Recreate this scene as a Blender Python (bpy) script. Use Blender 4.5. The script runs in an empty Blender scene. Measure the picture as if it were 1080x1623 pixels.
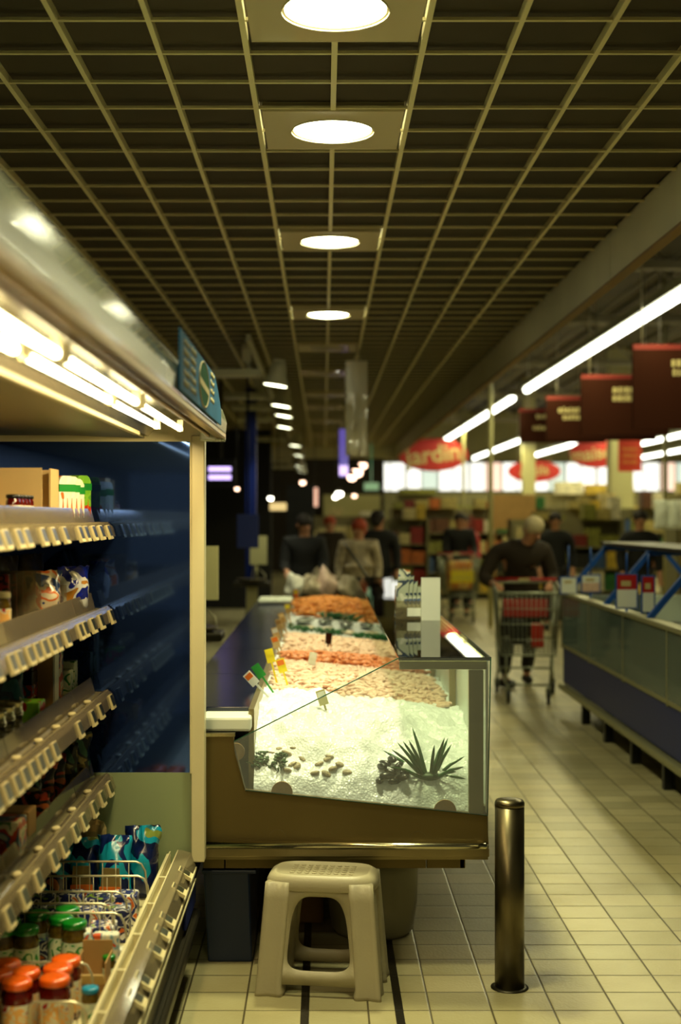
import bpy, bmesh, math, random
from mathutils import Vector, Matrix, noise
random.seed(7)
PI = math.pi
scene = bpy.context.scene
COL = scene.collection
# ------------------------------------------------------------------ camera
F = 2200.0; VX, VY = 513.0, 818.0; EYE = 1.6
cam_d = bpy.data.cameras.new('camera'); cam = bpy.data.objects.new('camera', cam_d); COL.objects.link(cam)
cam.location = (0, 0, EYE); cam.rotation_euler = (PI/2, 0, 0)
cam_d.sensor_fit = 'HORIZONTAL'; cam_d.sensor_width = 24; cam_d.lens = 24*F/1080
cam_d.shift_x = (540-VX)/1080; cam_d.shift_y = (VY-811.5)/1080
cam_d.clip_start = .05; cam_d.clip_end = 200
cam_d.dof.use_dof = True; cam_d.dof.focus_distance = 4.9; cam_d.dof.aperture_fstop = 1.9
scene.camera = cam
def at(px, py, Y):
    return Vector(((px-VX)*Y/F, Y, EYE-(py-VY)*Y/F))
# ------------------------------------------------------------------ world, exposure
w = bpy.data.worlds.new('world'); scene.world = w; w.use_nodes = True
w.node_tree.nodes['Background'].inputs[0].default_value = (.75, .72, .38, 1)
w.node_tree.nodes['Background'].inputs[1].default_value = .085
vs = scene.view_settings
scene.display_settings.display_device = 'sRGB'
vs.view_transform = 'Standard'; vs.look = 'None'; vs.gamma = 1; vs.use_curve_mapping = False; vs.exposure = 0.0
cy = scene.cycles
cy.use_denoising = True
try: cy.denoiser = 'OPENIMAGEDENOISE'
except Exception: pass
cy.max_bounces = 8; cy.transparent_max_bounces = 12; cy.glossy_bounces = 4; cy.diffuse_bounces = 3
cy.sample_clamp_indirect = 4; cy.caustics_reflective = False; cy.caustics_refractive = False
LAMP_WARM = (1, .76, .34); LAMP_DOWN = (1, .96, .50); LAMP_HALL = (1, .92, .40); LAMP_SPOT = (1, 1, .66)
E_DOWN = 75; E_SPOT = 90; E_HALL = 52; E_TUBE = 20
# ------------------------------------------------------------------ materials
def lin(c):
    if isinstance(c, str):
        c = tuple(int(c[i:i+2], 16)/255 for i in (0, 2, 4))
    return tuple(x/12.92 if x <= .04045 else ((x+.055)/1.055)**2.4 for x in c[:3]) + (1,)
_m = {}
def nt(name):
    m = bpy.data.materials.new(name); m.use_nodes = True
    return m, m.node_tree.nodes, m.node_tree.links, m.node_tree.nodes['Principled BSDF']
def mat(name, c='808080', rough=.5, metal=0, spec=.5, var=0, vscale=8, bump=0, bscale=60, coat=0, sss=0):
    if name in _m: return _m[name]
    m, N, L, b = nt(name); c4 = lin(c)
    b.inputs['Base Color'].default_value = c4; b.inputs['Roughness'].default_value = rough
    b.inputs['Metallic'].default_value = metal; b.inputs['Specular IOR Level'].default_value = spec
    b.inputs['Coat Weight'].default_value = coat
    tc = N.new('ShaderNodeTexCoord')
    if var:
        n = N.new('ShaderNodeTexNoise'); n.inputs['Scale'].default_value = vscale; n.inputs['Detail'].default_value = 4
        r = N.new('ShaderNodeValToRGB'); r.color_ramp.elements[0].position = .3; r.color_ramp.elements[1].position = .7
        r.color_ramp.elements[0].color = tuple(x*(1-var) for x in c4[:3])+(1,)
        r.color_ramp.elements[1].color = tuple(min(1, x*(1+var*.5)) for x in c4[:3])+(1,)
        L.new(tc.outputs['Object'], n.inputs['Vector']); L.new(n.outputs['Fac'], r.inputs['Fac']); L.new(r.outputs['Color'], b.inputs['Base Color'])
    if bump:
        n2 = N.new('ShaderNodeTexNoise'); n2.inputs['Scale'].default_value = bscale
        bp = N.new('ShaderNodeBump'); bp.inputs['Strength'].default_value = bump; bp.inputs['Distance'].default_value = .01
        L.new(tc.outputs['Object'], n2.inputs['Vector']); L.new(n2.outputs['Fac'], bp.inputs['Height']); L.new(bp.outputs['Normal'], b.inputs['Normal'])
    _m[name] = m; return m
def emit(name, c, s):
    if name in _m: return _m[name]
    m, N, L, b = nt(name)
    b.inputs['Base Color'].default_value = (.8, .8, .8, 1)
    b.inputs['Emission Color'].default_value = tuple(c)+(1,); b.inputs['Emission Strength'].default_value = s
    _m[name] = m; return m
def glass(name, tint=(.93, .97, .94), haze=.0, gl=1.0, rough=.0, ior=1.5, hazec=(.8, .9, .8)):
    if name in _m: return _m[name]
    m, N, L, b = nt(name); out = N['Material Output']; N.remove(b)
    t = N.new('ShaderNodeBsdfTransparent'); t.inputs[0].default_value = tint+(1,)
    g = N.new('ShaderNodeBsdfGlossy'); g.inputs['Roughness'].default_value = rough
    f = N.new('ShaderNodeFresnel'); f.inputs['IOR'].default_value = ior
    mu = N.new('ShaderNodeMath'); mu.operation = 'MULTIPLY'; mu.inputs[1].default_value = gl
    L.new(f.outputs[0], mu.inputs[0])
    mx = N.new('ShaderNodeMixShader'); L.new(mu.outputs[0], mx.inputs[0]); L.new(t.outputs[0], mx.inputs[1]); L.new(g.outputs[0], mx.inputs[2])
    last = mx
    if haze:
        d = N.new('ShaderNodeBsdfDiffuse'); d.inputs[0].default_value = hazec+(1,)
        m2 = N.new('ShaderNodeMixShader'); m2.inputs[0].default_value = haze
        L.new(mx.outputs[0], m2.inputs[1]); L.new(d.outputs[0], m2.inputs[2]); last = m2
    L.new(last.outputs[0], out.inputs[0]); _m[name] = m; return m
def pack(name, cols, scale=18, rough=.3, squash=(1, 1, 1), coat=0):
    """printed packaging: bold patches of a few inks"""
    if name in _m: return _m[name]
    m, N, L, b = nt(name); b.inputs['Roughness'].default_value = rough; b.inputs['Coat Weight'].default_value = coat
    tc = N.new('ShaderNodeTexCoord'); mp = N.new('ShaderNodeMapping'); mp.inputs['Scale'].default_value = squash
    mp.inputs['Location'].default_value = (random.random()*9, random.random()*9, 0)
    v = N.new('ShaderNodeTexNoise'); v.inputs['Scale'].default_value = scale; v.inputs['Detail'].default_value = 1.5; v.inputs['Distortion'].default_value = .8
    r = N.new('ShaderNodeValToRGB'); r.color_ramp.interpolation = 'CONSTANT'
    el = r.color_ramp.elements; n = len(cols)
    while len(el) < n: el.new(.5)
    for i, c in enumerate(cols):
        el[i].position = 0 if i == 0 else .36+.30*(i-1)/max(1, n-2) if n > 2 else .5
        el[i].color = lin(c)
    L.new(tc.outputs['Object'], mp.inputs[0]); L.new(mp.outputs[0], v.inputs['Vector']); L.new(v.outputs['Fac'], r.inputs[0]); L.new(r.outputs[0], b.inputs['Base Color'])
    _m[name] = m; return m
def M(n): return _m[n]
mat('cream_metal', 'd9cfa6', .35, var=.06, vscale=3)
mat('canopy', 'c9ccb0', .18, coat=.6)
mat('steel', '9a8c66', .38, 1, var=.12, vscale=2.5, bump=.04, bscale=300)
mat('steel_end', '6f6038', .42, .75, var=.10, vscale=2, bump=.05, bscale=250)
mat('bright_steel', 'c9c2a0', .16, 1)
mat('brushed', '6e654c', .33, 1, var=.15, vscale=6)
mat('dark_steel', '3a362a', .4, .8)
mat('black', '08090a', .4); mat('black_matte', '060606', .9, spec=.1)
mat('navy', '0c1c5a', .4, spec=.25); mat('navy_top', '0f1530', .2, var=.2, vscale=3)
mat('white_plastic', 'dfe4d6', .4); mat('cream_plastic', 'd8cc9c', .45)
mat('stool', 'aaa184', .42, var=.05, vscale=5, bump=.06, bscale=120)
mat('card', 'b08a52', .85, var=.1, vscale=10); mat('card_light', 'cfb27a', .85, var=.08, vscale=6)
mat('wire', 'cfc8a8', .3, .6); mat('screen', '2a2e22', .3)
mat('blue_bin', '0a1e3c', .4); mat('drum', '8c8568', .45, var=.15, vscale=4)
mat('red', 'b01c14', .4); mat('blue_paint', '1450a8', .35); mat('orange', 'e0701a', .5)
mat('paper', 'e8ebe2', .6); mat('yellow', 'e8d21c', .4); mat('green', '1f8a2e', .4)
mat('skin', 'c08a68', .55); mat('hair_white', 'c8b890', .8, bump=.5, bscale=80); mat('hair_dark', '1c120c', .7); mat('hair_red', 'a8401c', .7)
mat('coat_brown', '2c2112', .85, var=.2, vscale=10); mat('coat_black', '0a0a0a', .85); mat('trousers', '15120f', .85); mat('shoe', '0a0807', .5)
mat('maroon', '36190d', .9, spec=.1); mat('dull_red', '7a1c10', .7); mat('sign_red', 'b3170f', .45); mat('text_cream', 'c4b47c', .6)
mat('wall_cream', 'b8b27e', .7); mat('wall_dark', '12100c', .8); mat('hall_roof', '4a4220', .8, var=.3, vscale=.6)
mat('truss', 'a09878', .6)
mat('leaf', '0d5a22', .35, var=.3, vscale=30, spec=.6); mat('seaweed', '1f4a22', .5, var=.4, vscale=60)
glass('glass', (.92, .965, .935)); glass('glass_end', (.95, .98, .96), haze=.10, hazec=(.85, .92, .88)); glass('glass_misted', (.92, .97, .93), haze=.66, hazec=(.93, .97, .88))
glass('acrylic', (.80, .78, .68), haze=.20, hazec=(.5, .42, .26), gl=1.2, rough=.08)
glass('jar_glass', (.93, .95, .9)); glass('glass_shelf', (.86, .90, .84), ior=1.6)
glass('freezer_glass', (.50, .58, .52), haze=.35, hazec=(.20, .27, .24), gl=.9, rough=.05)
glass('sleeve', (.75, .68, .45), haze=.62, gl=5, rough=.15, ior=1.8, hazec=(.95, .88, .60))
mirror, N, L, b = nt('navy_mirror'); _m['navy_mirror'] = mirror
b.inputs['Base Color'].default_value = (.05, .11, .42, 1); b.inputs['Metallic'].default_value = .9; b.inputs['Roughness'].default_value = .05
# floor tiles
def tile_mat():
    m, N, L, b = nt('floor_tiles')
    tc = N.new('ShaderNodeTexCoord'); sp = N.new('ShaderNodeSeparateXYZ'); L.new(tc.outputs['Object'], sp.inputs[0])
    def mth(op, a, bb=None, c=None):
        n = N.new('ShaderNodeMath'); n.operation = op
        for i, v in enumerate((a, bb, c)):
            if v is None: continue
            if isinstance(v, (int, float)): n.inputs[i].default_value = v
            else: L.new(v, n.inputs[i])
        return n.outputs[0]
    TX, TY = .2, .172
    ux = mth('DIVIDE', mth('ADD', sp.outputs['X'], 20-.345), TX); uy = mth('DIVIDE', mth('ADD', sp.outputs['Y'], -.02), TY)
    dx = mth('MULTIPLY', mth('SUBTRACT', .5, mth('ABSOLUTE', mth('SUBTRACT', mth('FRACT', ux), .5))), TX)
    dy = mth('MULTIPLY', mth('SUBTRACT', .5, mth('ABSOLUTE', mth('SUBTRACT', mth('FRACT', uy), .5))), TY)
    d = mth('MINIMUM', dx, dy)
    joint = mth('LESS_THAN', d, .0032)
    s1 = mth('LESS_THAN', mth('ABSOLUTE', mth('SUBTRACT', sp.outputs['X'], .245)), .014)
    s2 = mth('LESS_THAN', mth('ABSOLUTE', mth('SUBTRACT', sp.outputs['X'], -.060)), .014)
    strip = mth('MAXIMUM', s1, s2)
    wn = N.new('ShaderNodeTexWhiteNoise'); wn.noise_dimensions = '2D'
    cb = N.new('ShaderNodeCombineXYZ'); L.new(mth('FLOOR', ux), cb.inputs[0]); L.new(mth('FLOOR', uy), cb.inputs[1]); L.new(cb.outputs[0], wn.inputs['Vector'])
    rp = N.new('ShaderNodeValToRGB'); rp.color_ramp.elements[0].color = lin('a39c78'); rp.color_ramp.elements[1].color = lin('beb48c'); L.new(wn.outputs['Value'], rp.inputs[0])
    ns = N.new('ShaderNodeTexNoise'); ns.inputs['Scale'].default_value = 2.2; ns.inputs['Detail'].default_value = 5; L.new(tc.outputs['Object'], ns.inputs['Vector'])
    rr = N.new('ShaderNodeValToRGB'); rr.color_ramp.elements[0].position = .3; rr.color_ramp.elements[0].color = (.72, .68, .58, 1); rr.color_ramp.elements[1].position = .65; rr.color_ramp.elements[1].color = (1, 1, 1, 1)
    L.new(ns.outputs['Fac'], rr.inputs[0])
    mm = N.new('ShaderNodeMix'); mm.data_type = 'RGBA'; mm.blend_type = 'MULTIPLY'; mm.inputs[0].default_value = 1
    L.new(rp.outputs[0], mm.inputs[6]); L.new(rr.outputs[0], mm.inputs[7])
    m1 = N.new('ShaderNodeMix'); m1.data_type = 'RGBA'; L.new(joint, m1.inputs[0]); L.new(mm.outputs[2], m1.inputs[6]); m1.inputs[7].default_value = lin('4f4730')
    m2 = N.new('ShaderNodeMix'); m2.data_type = 'RGBA'; L.new(strip, m2.inputs[0]); L.new(m1.outputs[2], m2.inputs[6]); m2.inputs[7].default_value = lin('1c1810')
    L.new(m2.outputs[2], b.inputs['Base Color'])
    b.inputs['Roughness'].default_value = .32
    ch = N.new('ShaderNodeTexVoronoi'); ch.inputs['Scale'].default_value = 95; L.new(tc.outputs['Object'], ch.inputs['Vector'])
    hh = mth('ADD', mth('MULTIPLY', mth('MINIMUM', d, .006), 120), mth('MULTIPLY', ch.outputs['Distance'], .25))
    bp = N.new('ShaderNodeBump'); bp.inputs['Strength'].default_value = .35; bp.inputs['Distance'].default_value = .004
    L.new(hh, bp.inputs['Height']); L.new(bp.outputs[0], b.inputs['Normal'])
    return m
_m['floor'] = tile_mat()
def ice_mat():
    m, N, L, b = nt('crushed_ice'); b.inputs['Base Color'].default_value = (.78, .86, .80, 1); b.inputs['Roughness'].default_value = .3
    tc = N.new('ShaderNodeTexCoord'); v = N.new('ShaderNodeTexVoronoi'); v.inputs['Scale'].default_value = 110; L.new(tc.outputs['Object'], v.inputs['Vector'])
    r = N.new('ShaderNodeValToRGB'); r.color_ramp.elements[0].color = (.92, .94, .98, 1); r.color_ramp.elements[1].color = (.74, .78, .82, 1); r.color_ramp.elements[1].position = .9
    L.new(v.outputs['Distance'], r.inputs[0]); L.new(r.outputs[0], b.inputs['Base Color'])
    bp = N.new('ShaderNodeBump'); bp.inputs['Strength'].default_value = .45; bp.inputs['Distance'].default_value = .005
    L.new(v.outputs['Distance'], bp.inputs['Height']); L.new(bp.outputs[0], b.inputs['Normal']); return m
_m['ice'] = ice_mat()
# ------------------------------------------------------------------ mesh builder
class MB:
    def __init__(s): s.v = []; s.f = []; s.mi = []; s.cur = 0; s.sm = []
    def mat(s, i): s.cur = i; return s
    def add(s, vs_, fs, smooth=False):
        o = len(s.v); s.v += [tuple(p) for p in vs_]
        for f in fs: s.f.append([o+i for i in f]); s.mi.append(s.cur); s.sm.append(smooth)
        return s
    def box(s, x0, x1, y0, y1, z0, z1, M4=None):
        p = [Vector(q) for q in ((x0,y0,z0),(x1,y0,z0),(x1,y1,z0),(x0,y1,z0),(x0,y0,z1),(x1,y0,z1),(x1,y1,z1),(x0,y1,z1))]
        if M4: p = [M4 @ q for q in p]
        return s.add(p, [(3,2,1,0),(4,5,6,7),(0,1,5,4),(1,2,6,5),(2,3,7,6),(3,0,4,7)])
    def tube(s, pts, r, n=8, closed=False):
        pts = [Vector(p) for p in pts]; m = len(pts); rs = r if isinstance(r, (list, tuple)) else [r]*m
        rings = []; up = None
        for i, p in enumerate(pts):
            a = pts[i-1] if i else (pts[-1] if closed else pts[0]); c = pts[(i+1) % m] if (i < m-1 or closed) else pts[-1]
            t = (c-a).normalized() if (c-a).length > 1e-9 else Vector((0, 0, 1))
            if up is None: up = Vector((0, 0, 1)) if abs(t.z) < .9 else Vector((1, 0, 0))
            u = (up - t*up.dot(t)); 
            if u.length < 1e-6: u = t.orthogonal()
            u.normalize(); up = u; w_ = t.cross(u)
            rings.append([p+(u*math.cos(2*PI*k/n)+w_*math.sin(2*PI*k/n))*rs[i] for k in range(n)])
        vv = [q for R in rings for q in R]; ff = []
        for i in range(m if closed else m-1):
            j = (i+1) % m
            for k in range(n): ff.append((i*n+k, i*n+(k+1) % n, j*n+(k+1) % n, j*n+k))
        if not closed: ff += [tuple(range(n))[::-1], tuple((m-1)*n+k for k in range(n))]
        return s.add(vv, ff, True)
    def cyl(s, c, r, z0, z1, n=24, r2=None):
        return s.lathe([(r, z0), (r if r2 is None else r2, z1)], c, n)
    def lathe(s, prof, c=(0, 0), n=24, cap=True):
        m = len(prof); vv = [(c[0]+r*math.cos(2*PI*k/n), c[1]+r*math.sin(2*PI*k/n), z) for r, z in prof for k in range(n)]
        ff = [(i*n+k, i*n+(k+1) % n, (i+1)*n+(k+1) % n, (i+1)*n+k) for i in range(m-1) for k in range(n)]
        s.add(vv, ff, True)
        if cap: s.add(vv[:n], [tuple(range(n))[::-1]]); s.add(vv[-n:], [tuple(range(n))])
        return s
    def prism(s, poly, a0, a1, axis='y', smooth=False, caps=True):
        """poly in the plane normal to axis: y->(x,z), x->(y,z), z->(x,y)"""
        f = {'y': lambda p, a: (p[0], a, p[1]), 'x': lambda p, a: (a, p[0], p[1]), 'z': lambda p, a: (p[0], p[1], a)}[axis]
        n = len(poly); vv = [f(p, a0) for p in poly]+[f(p, a1) for p in poly]
        s.add(vv, [(i, (i+1) % n, n+(i+1) % n, n+i) for i in range(n)], smooth)
        if caps: s.add(vv[:n], [tuple(range(n))[::-1]]); s.add(vv[n:], [tuple(range(n))])
        return s
    def sheet(s, pts, a0, a1, t=.004, axis='y'):
        """thin bent plate following an open profile"""
        P = [Vector(p) for p in pts]; out = []
        for i, p in enumerate(P):
            a = P[max(0, i-1)]; c = P[min(len(P)-1, i+1)]; d = (c-a).normalized(); out.append((p.x-d.y*t, p.y+d.x*t))
        return s.prism([tuple(p) for p in P]+out[::-1], a0, a1, axis)
    def ball(s, c, r, n=10, sc=(1, 1, 1), M4=None):
        vv = []; ff = []
        for i in range(n//2+1):
            th = PI*i/(n//2)
            for k in range(n):
                p = Vector((r*sc[0]*math.sin(th)*math.cos(2*PI*k/n), r*sc[1]*math.sin(th)*math.sin(2*PI*k/n), r*sc[2]*math.cos(th)))
                if M4: p = M4 @ p
                vv.append(Vector(c)+p)
        for i in range(n//2):
            for k in range(n): ff.append((i*n+k, (i+1)*n+k, (i+1)*n+(k+1) % n, i*n+(k+1) % n))
        return s.add(vv, ff, True)
    def mesh(s, name, mats):
        me = bpy.data.meshes.new(name); me.from_pydata(s.v, [], s.f)
        for m_ in (mats if isinstance(mats, (list, tuple)) else [mats]): me.materials.append(M(m_) if isinstance(m_, str) else m_)
        me.polygons.foreach_set('material_index', s.mi); me.polygons.foreach_set('use_smooth', s.sm)
        bm = bmesh.new(); bm.from_mesh(me); bmesh.ops.remove_doubles(bm, verts=bm.verts, dist=1e-5)
        bmesh.ops.recalc_face_normals(bm, faces=bm.faces); bm.to_mesh(me); bm.free()
        me.update(); return me
    def build(s, name, mats, parent=None, bevel=0, loc=None, rot=None, seg=2):
        o = bpy.data.objects.new(name, s.mesh(name, mats)); COL.objects.link(o)
        if parent: o.parent = parent
        if loc is not None: o.location = loc
        if rot is not None: o.rotation_euler = rot
        if bevel:
            bv = o.modifiers.new('bevel', 'BEVEL'); bv.width = bevel; bv.segments = seg; bv.limit_method = 'ANGLE'; bv.angle_limit = .7
        return o
def tag(o, label, cat, group=None, kind=None):
    o['label'] = label; o['category'] = cat
    if group: o['group'] = group
    if kind: o['kind'] = kind
    return o
def thing(name, label, cat, loc=(0, 0, 0), rz=0, group=None):
    o = bpy.data.objects.new(name, None); COL.objects.link(o); o.location = loc; o.rotation_euler = (0, 0, rz); o.empty_display_size = .1
    return tag(o, label, cat, group)
def struct(o): o['kind'] = 'structure'; return o
def dup(root, loc, rz=None, label=None, group=None, parent=None, scale=None):
    r = root.copy(); COL.objects.link(r); r.location = loc
    if rz is not None: r.rotation_euler = (root.rotation_euler.x, root.rotation_euler.y, rz)
    if scale: r.scale = scale
    if label: r['label'] = label
    if group: r['group'] = group
    if parent: r.parent = parent
    for ch in list(root.children):
        c = ch.copy(); COL.objects.link(c); c.parent = r
        for g in list(ch.children):
            d = g.copy(); COL.objects.link(d); d.parent = c
    return r
def lamp(kind, name, parent, loc, energy, color, rot=(0, 0, 0), **kw):
    d = bpy.data.lights.new(name, kind); d.energy = energy; d.color = color
    for k, v in kw.items(): setattr(d, k, v)
    o = bpy.data.objects.new(name, d); COL.objects.link(o); o.location = loc; o.rotation_euler = rot
    if parent: o.parent = parent
    return o
def text_mesh(txt, size, mt, name, parent, loc, rot, depth=.004):
    cu = bpy.data.curves.new(name, 'FONT'); cu.body = txt; cu.size = size; cu.extrude = depth; cu.align_x = 'CENTER'; cu.align_y = 'CENTER'; cu.offset = size*.018
    t = bpy.data.objects.new(name, cu); COL.objects.link(t)
    bpy.context.view_layer.update()
    me = bpy.data.meshes.new_from_object(t.evaluated_get(bpy.context.evaluated_depsgraph_get()))
    COL.objects.unlink(t); bpy.data.objects.remove(t)
    me.materials.clear(); me.materials.append(M(mt))
    o = bpy.data.objects.new(name, me); COL.objects.link(o); o.parent = parent; o.location = loc; o.rotation_euler = rot
    return o
# ================================================================== SETTING
HC = 1.556; ZC = EYE+HC
struct(MB().add([(-4, -1, 0), (26, -1, 0), (26, 50, 0), (-4, 50, 0)], [(0, 1, 2, 3)]).build('floor', 'floor'))
# low grid ceiling over the counters
mat('ceil_tile', '3e3419', .8, var=.25, vscale=1.5); mat('ceil_rail', 'e6dca6', .5); mat('ceil_rail2', 'd8cc96', .5)
PX = .294; X0 = .037; CY = .314; YEND = 31.4
LIGHT_Y = [3423/d for d in (803, 612, 436, 320, 266, 226, 192, 172, 150, 128)]+[1.9]
c = MB(); c.mat(0).box(-3.2, 1.59, .5, YEND, ZC+.030, ZC+.09)
def gaps(a, b):      # stretches of a rail not taken by a light panel
    out = []; y = a
    for Y in sorted(LIGHT_Y):
        out.append((y, Y-.275)); y = Y+.275
    out.append((y, b)); return out
k = -11
while X0+k*PX < 1.5:
    x = X0+k*PX; wd = .010 if k in (-1, 1, 0) else .0085
    for a, b_ in (gaps(.5, YEND) if k == 0 else [(.5, YEND)]):
        c.mat(1).box(x-wd, x+wd, a, b_, ZC-.002, ZC+.03)
    k += 1
j = 0
while .6+j*CY < YEND:
    y = .6+j*CY
    blocked = any(abs(y-Y) < .275 for Y in LIGHT_Y)
    for a, b_ in ([(-3.2, X0-.275), (X0+.275, 1.59)] if blocked else [(-3.2, 1.59)]):
        c.mat(2).box(a, b_, y-.008, y+.008, ZC+.002, ZC+.012)
    j += 1
struct(c.build('ceiling', ['ceil_tile', 'ceil_rail', 'ceil_rail2']))
mat('fascia', 'ddd8b4', .45, var=.08, vscale=2); mat('fascia_edge', '8a6a2c', .5)
f = MB(); y = .5
while y < YEND:
    f.mat(0).box(1.59, 1.62, y, min(y+2.4, YEND)-.012, 2.9, ZC+.02); f.mat(1).box(1.575, 1.63, y, min(y+2.4, YEND)-.002, 2.885, 2.90); y += 2.4
f.mat(2).box(1.60, 1.615, .5, YEND, 2.9, 3.3); f.mat(0).box(-3.2, 1.6, YEND, YEND+.05, 2.9, 3.3)
struct(f.build('trim_1', ['fascia', 'fascia_edge', 'black']))
# hall roof with trusses
ZR = 5.2
r = MB().box(1.62, 26, .5, 50, ZR, ZR+.1).box(-4, 1.62, YEND+.05, 50, ZR, ZR+.1); 
for i in range(34): r.box(1.62+i*.7, 1.72+i*.7, .5, 50, ZR-.06, ZR)
struct(r.build('ceiling', 'hall_roof'))
t = MB(); 
for Y in (9.5, 15.3, 19.5, 25, 32, 40):
    t.box(1.7, 24, Y-.05, Y+.05, 4.32, 4.42); t.box(1.7, 24, Y-.05, Y+.05, 5.05, 5.15)
    x = 2.0
    while x < 22:
        t.tube([(x, Y, 4.42), (x+.9, Y, 5.06)], .025, 6).tube([(x+.9, Y, 5.06), (x+1.8, Y, 4.42)], .025, 6); x += 1.8
struct(t.build('trim_2', 'truss'))
struct(MB().box(-3.4, -3.2, -1, 50, 0, 6).build('wall_left', 'wall_dark'))
struct(MB().box(24, 24.2, -1, 50, 0, 6).build('wall_right', 'wall_cream'))
struct(MB().box(-3.4, 24.2, 48, 48.3, 0, 2.42).box(-3.4, 24.2, 48, 48.3, 3.5, 6).box(-3.4, 1.75, 48, 48.3, 2.42, 3.5).build('wall_back', 'wall_cream'))
emit('daylight', (1, 1, .9), 1.5); emit('daylight_pink', (1, .66, .5), 1.3); emit('daylight_dim', (.75, .9, .75), .9)
mat('mullion', '8a8a70', .5)
x = 1.75; i = 1
while x < 23:
    wN = struct(MB().box(x, x+.06, 47.98, 48.08, 2.42, 3.5).box(x, x+2.2, 47.98, 48.08, 2.42, 2.48).box(x, x+2.2, 47.98, 48.08, 3.44, 3.5).box(x+1.06, x+1.14, 47.98, 48.08, 2.48, 3.44).box(x+.52, x+.56, 47.98, 48.08, 2.48, 3.44).box(x+1.62, x+1.66, 47.98, 48.08, 2.48, 3.44).build('window_%d' % i, 'mullion'))
    MB().mat(0).box(x+.06, x+1.08, 48.02, 48.05, 2.48, 3.44).mat(1 if i > 4 else 0).box(x+1.12, x+1.64, 48.02, 48.05, 2.48, 3.44).mat(2 if i % 2 else 1).box(x+1.64, x+2.2, 48.02, 48.05, 2.48, 3.44).build('window_pane', ['daylight', 'daylight_pink', 'daylight_dim'], wN)
    x += 2.2; i += 1
# dark back partition of the preparation area at the left
struct(MB().box(-3.2, -.9, 24, 24.2, 0, 3.1).build('wall_left_rear', 'wall_dark'))
mat('wall_brown', '2a2110', .8); struct(MB().box(-3.2, 1.75, 40, 40.2, 0, 5.2).build('wall_back_left', 'wall_brown'))
tag(MB().box(.0, 1.6, 38.9, 39.0, 0, 2.2).build('partition_panel', 'wall_cream'), 'low pale partition in the centre distance below the pendant lamps', 'partition')
tag(MB().box(-.53, -.14, 20, 20.3, 0, 2.05).build('black_cabinet', 'black'), 'tall black cabinet in the distance left of the red-haired shopper', 'cabinet')
# ================================================================== CEILING LIGHTS
mat('panel_cream', 'c4b68a', .5, coat=.2); emit('disc', (1, .98, .62), 30); mat('disc_off', 'a69a86', .3)
ys = LIGHT_Y[:10]
def down(Y, on, label):
    g = thing('recessed_ceiling_light', label, 'ceiling light', (X0, Y, ZC), 0, None)
    h = .272; R = .158
    # square plate with a round opening
    n = 48; vv = []; ff = []
    for k in range(n):
        a = 2*PI*k/n; ca, sa = math.cos(a), math.sin(a); s_ = h/max(abs(ca), abs(sa))
        vv += [(ca*R, sa*R, -.004), (ca*s_, sa*s_, -.004)]
    for k in range(n): ff.append((2*k, 2*k+1, (2*k+3) % (2*n), (2*k+2) % (2*n)))
    p = MB().add(vv, ff); p.box(-h, h, -h-.004, -h, -.006, .05).box(-h, h, h, h+.004, -.006, .05)
    p.build('panel', 'panel_cream', g)
    MB().lathe([(R+.008, -.010), (R+.008, -.004), (R, .0), (R-.003, .03)], n=40, cap=False).build('rim', 'cream_metal', g)
    MB().lathe([(R, .03), (R, .004), (R*.85, -.010), (R*.5, -.020), (.001, -.024)], n=40).build('diffuser', 'disc' if on else 'disc_off', g)
    if on:
        lamp('SPOT', 'bulb', g, (0, 0, -.045), E_DOWN*on, LAMP_DOWN, spot_size=1.9, spot_blend=1.0, shadow_soft_size=.13)
    return g
near = ['round recessed light nearest the camera, cut by the top of the picture', 'second round recessed light from the camera, glowing in its square cream panel', 'third round recessed light from the camera, bright in a thin square panel', 'fourth round recessed light from the camera, the smallest lit one']
far_ = ['fifth square ceiling light panel, unlit, just past the lit ones', 'sixth square ceiling light panel, unlit, left of the hanging plastic sleeve', 'seventh square ceiling light panel, unlit, further down the row', 'eighth unlit square panel of the ceiling row', 'ninth unlit square panel, next to last of the ceiling row', 'furthest unlit square light panel of the ceiling row']
for i, Y in enumerate(ys):
    down(Y, (2.0, 4.6, 3.4, 2.0)[i] if i < 4 else 0, near[i] if i < 4 else far_[i-4])['group'] = 'round ceiling lights above the fish counter'
# one over the approach, behind the picture's edge
down(1.9, .8, 'recessed round light above the camera, outside the picture')
# track spotlights
emit('spot_lens', LAMP_SPOT, 16); mat('spot_body', 'd0ceb0', .5)
def spot_light(label):
    g = thing('track_spotlight', label, 'spotlight')
    MB().box(-.30, -.22, -.05, .05, .20, .36).tube([(-.26, 0, .2), (-.22, 0, .12), (-.12, 0, .08)], .025).build('mount', 'spot_body', g, .005)
    MB().box(-.62, -.14, -.09, .09, .07, .14).build('ballast_box', 'spot_body', g, .012)
    h = MB().lathe([(.06, .20), (.075, .17), (.085, .09), (.118, .0), (.121, -.008), (.112, -.008), (.08, .06)], n=24)
    for k in range(5): h.box(-.05, .05, -.05+k*.024, -.046+k*.024, .195, .225)
    h.build('housing', 'spot_body', g, rot=(0, .16, 0))
    MB().cyl((0, 0), .108, -.003, .002, 24).build('lens', 'spot_lens', g, rot=(0, .16, 0))
    return g
S0 = None
spec_l = ['large near track spotlight with its lamp head lit, hung beside the ceiling row', 'second track spotlight behind the large near one', 'third track spotlight of the row, lens lit white', 'fourth track spotlight of the row, lens lit white', 'fifth track spotlight, alone right of the dark duct', 'sixth track spotlight, small, low in the row', 'seventh track spotlight, one before the furthest', 'furthest and smallest of the track spotlights']
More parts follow.
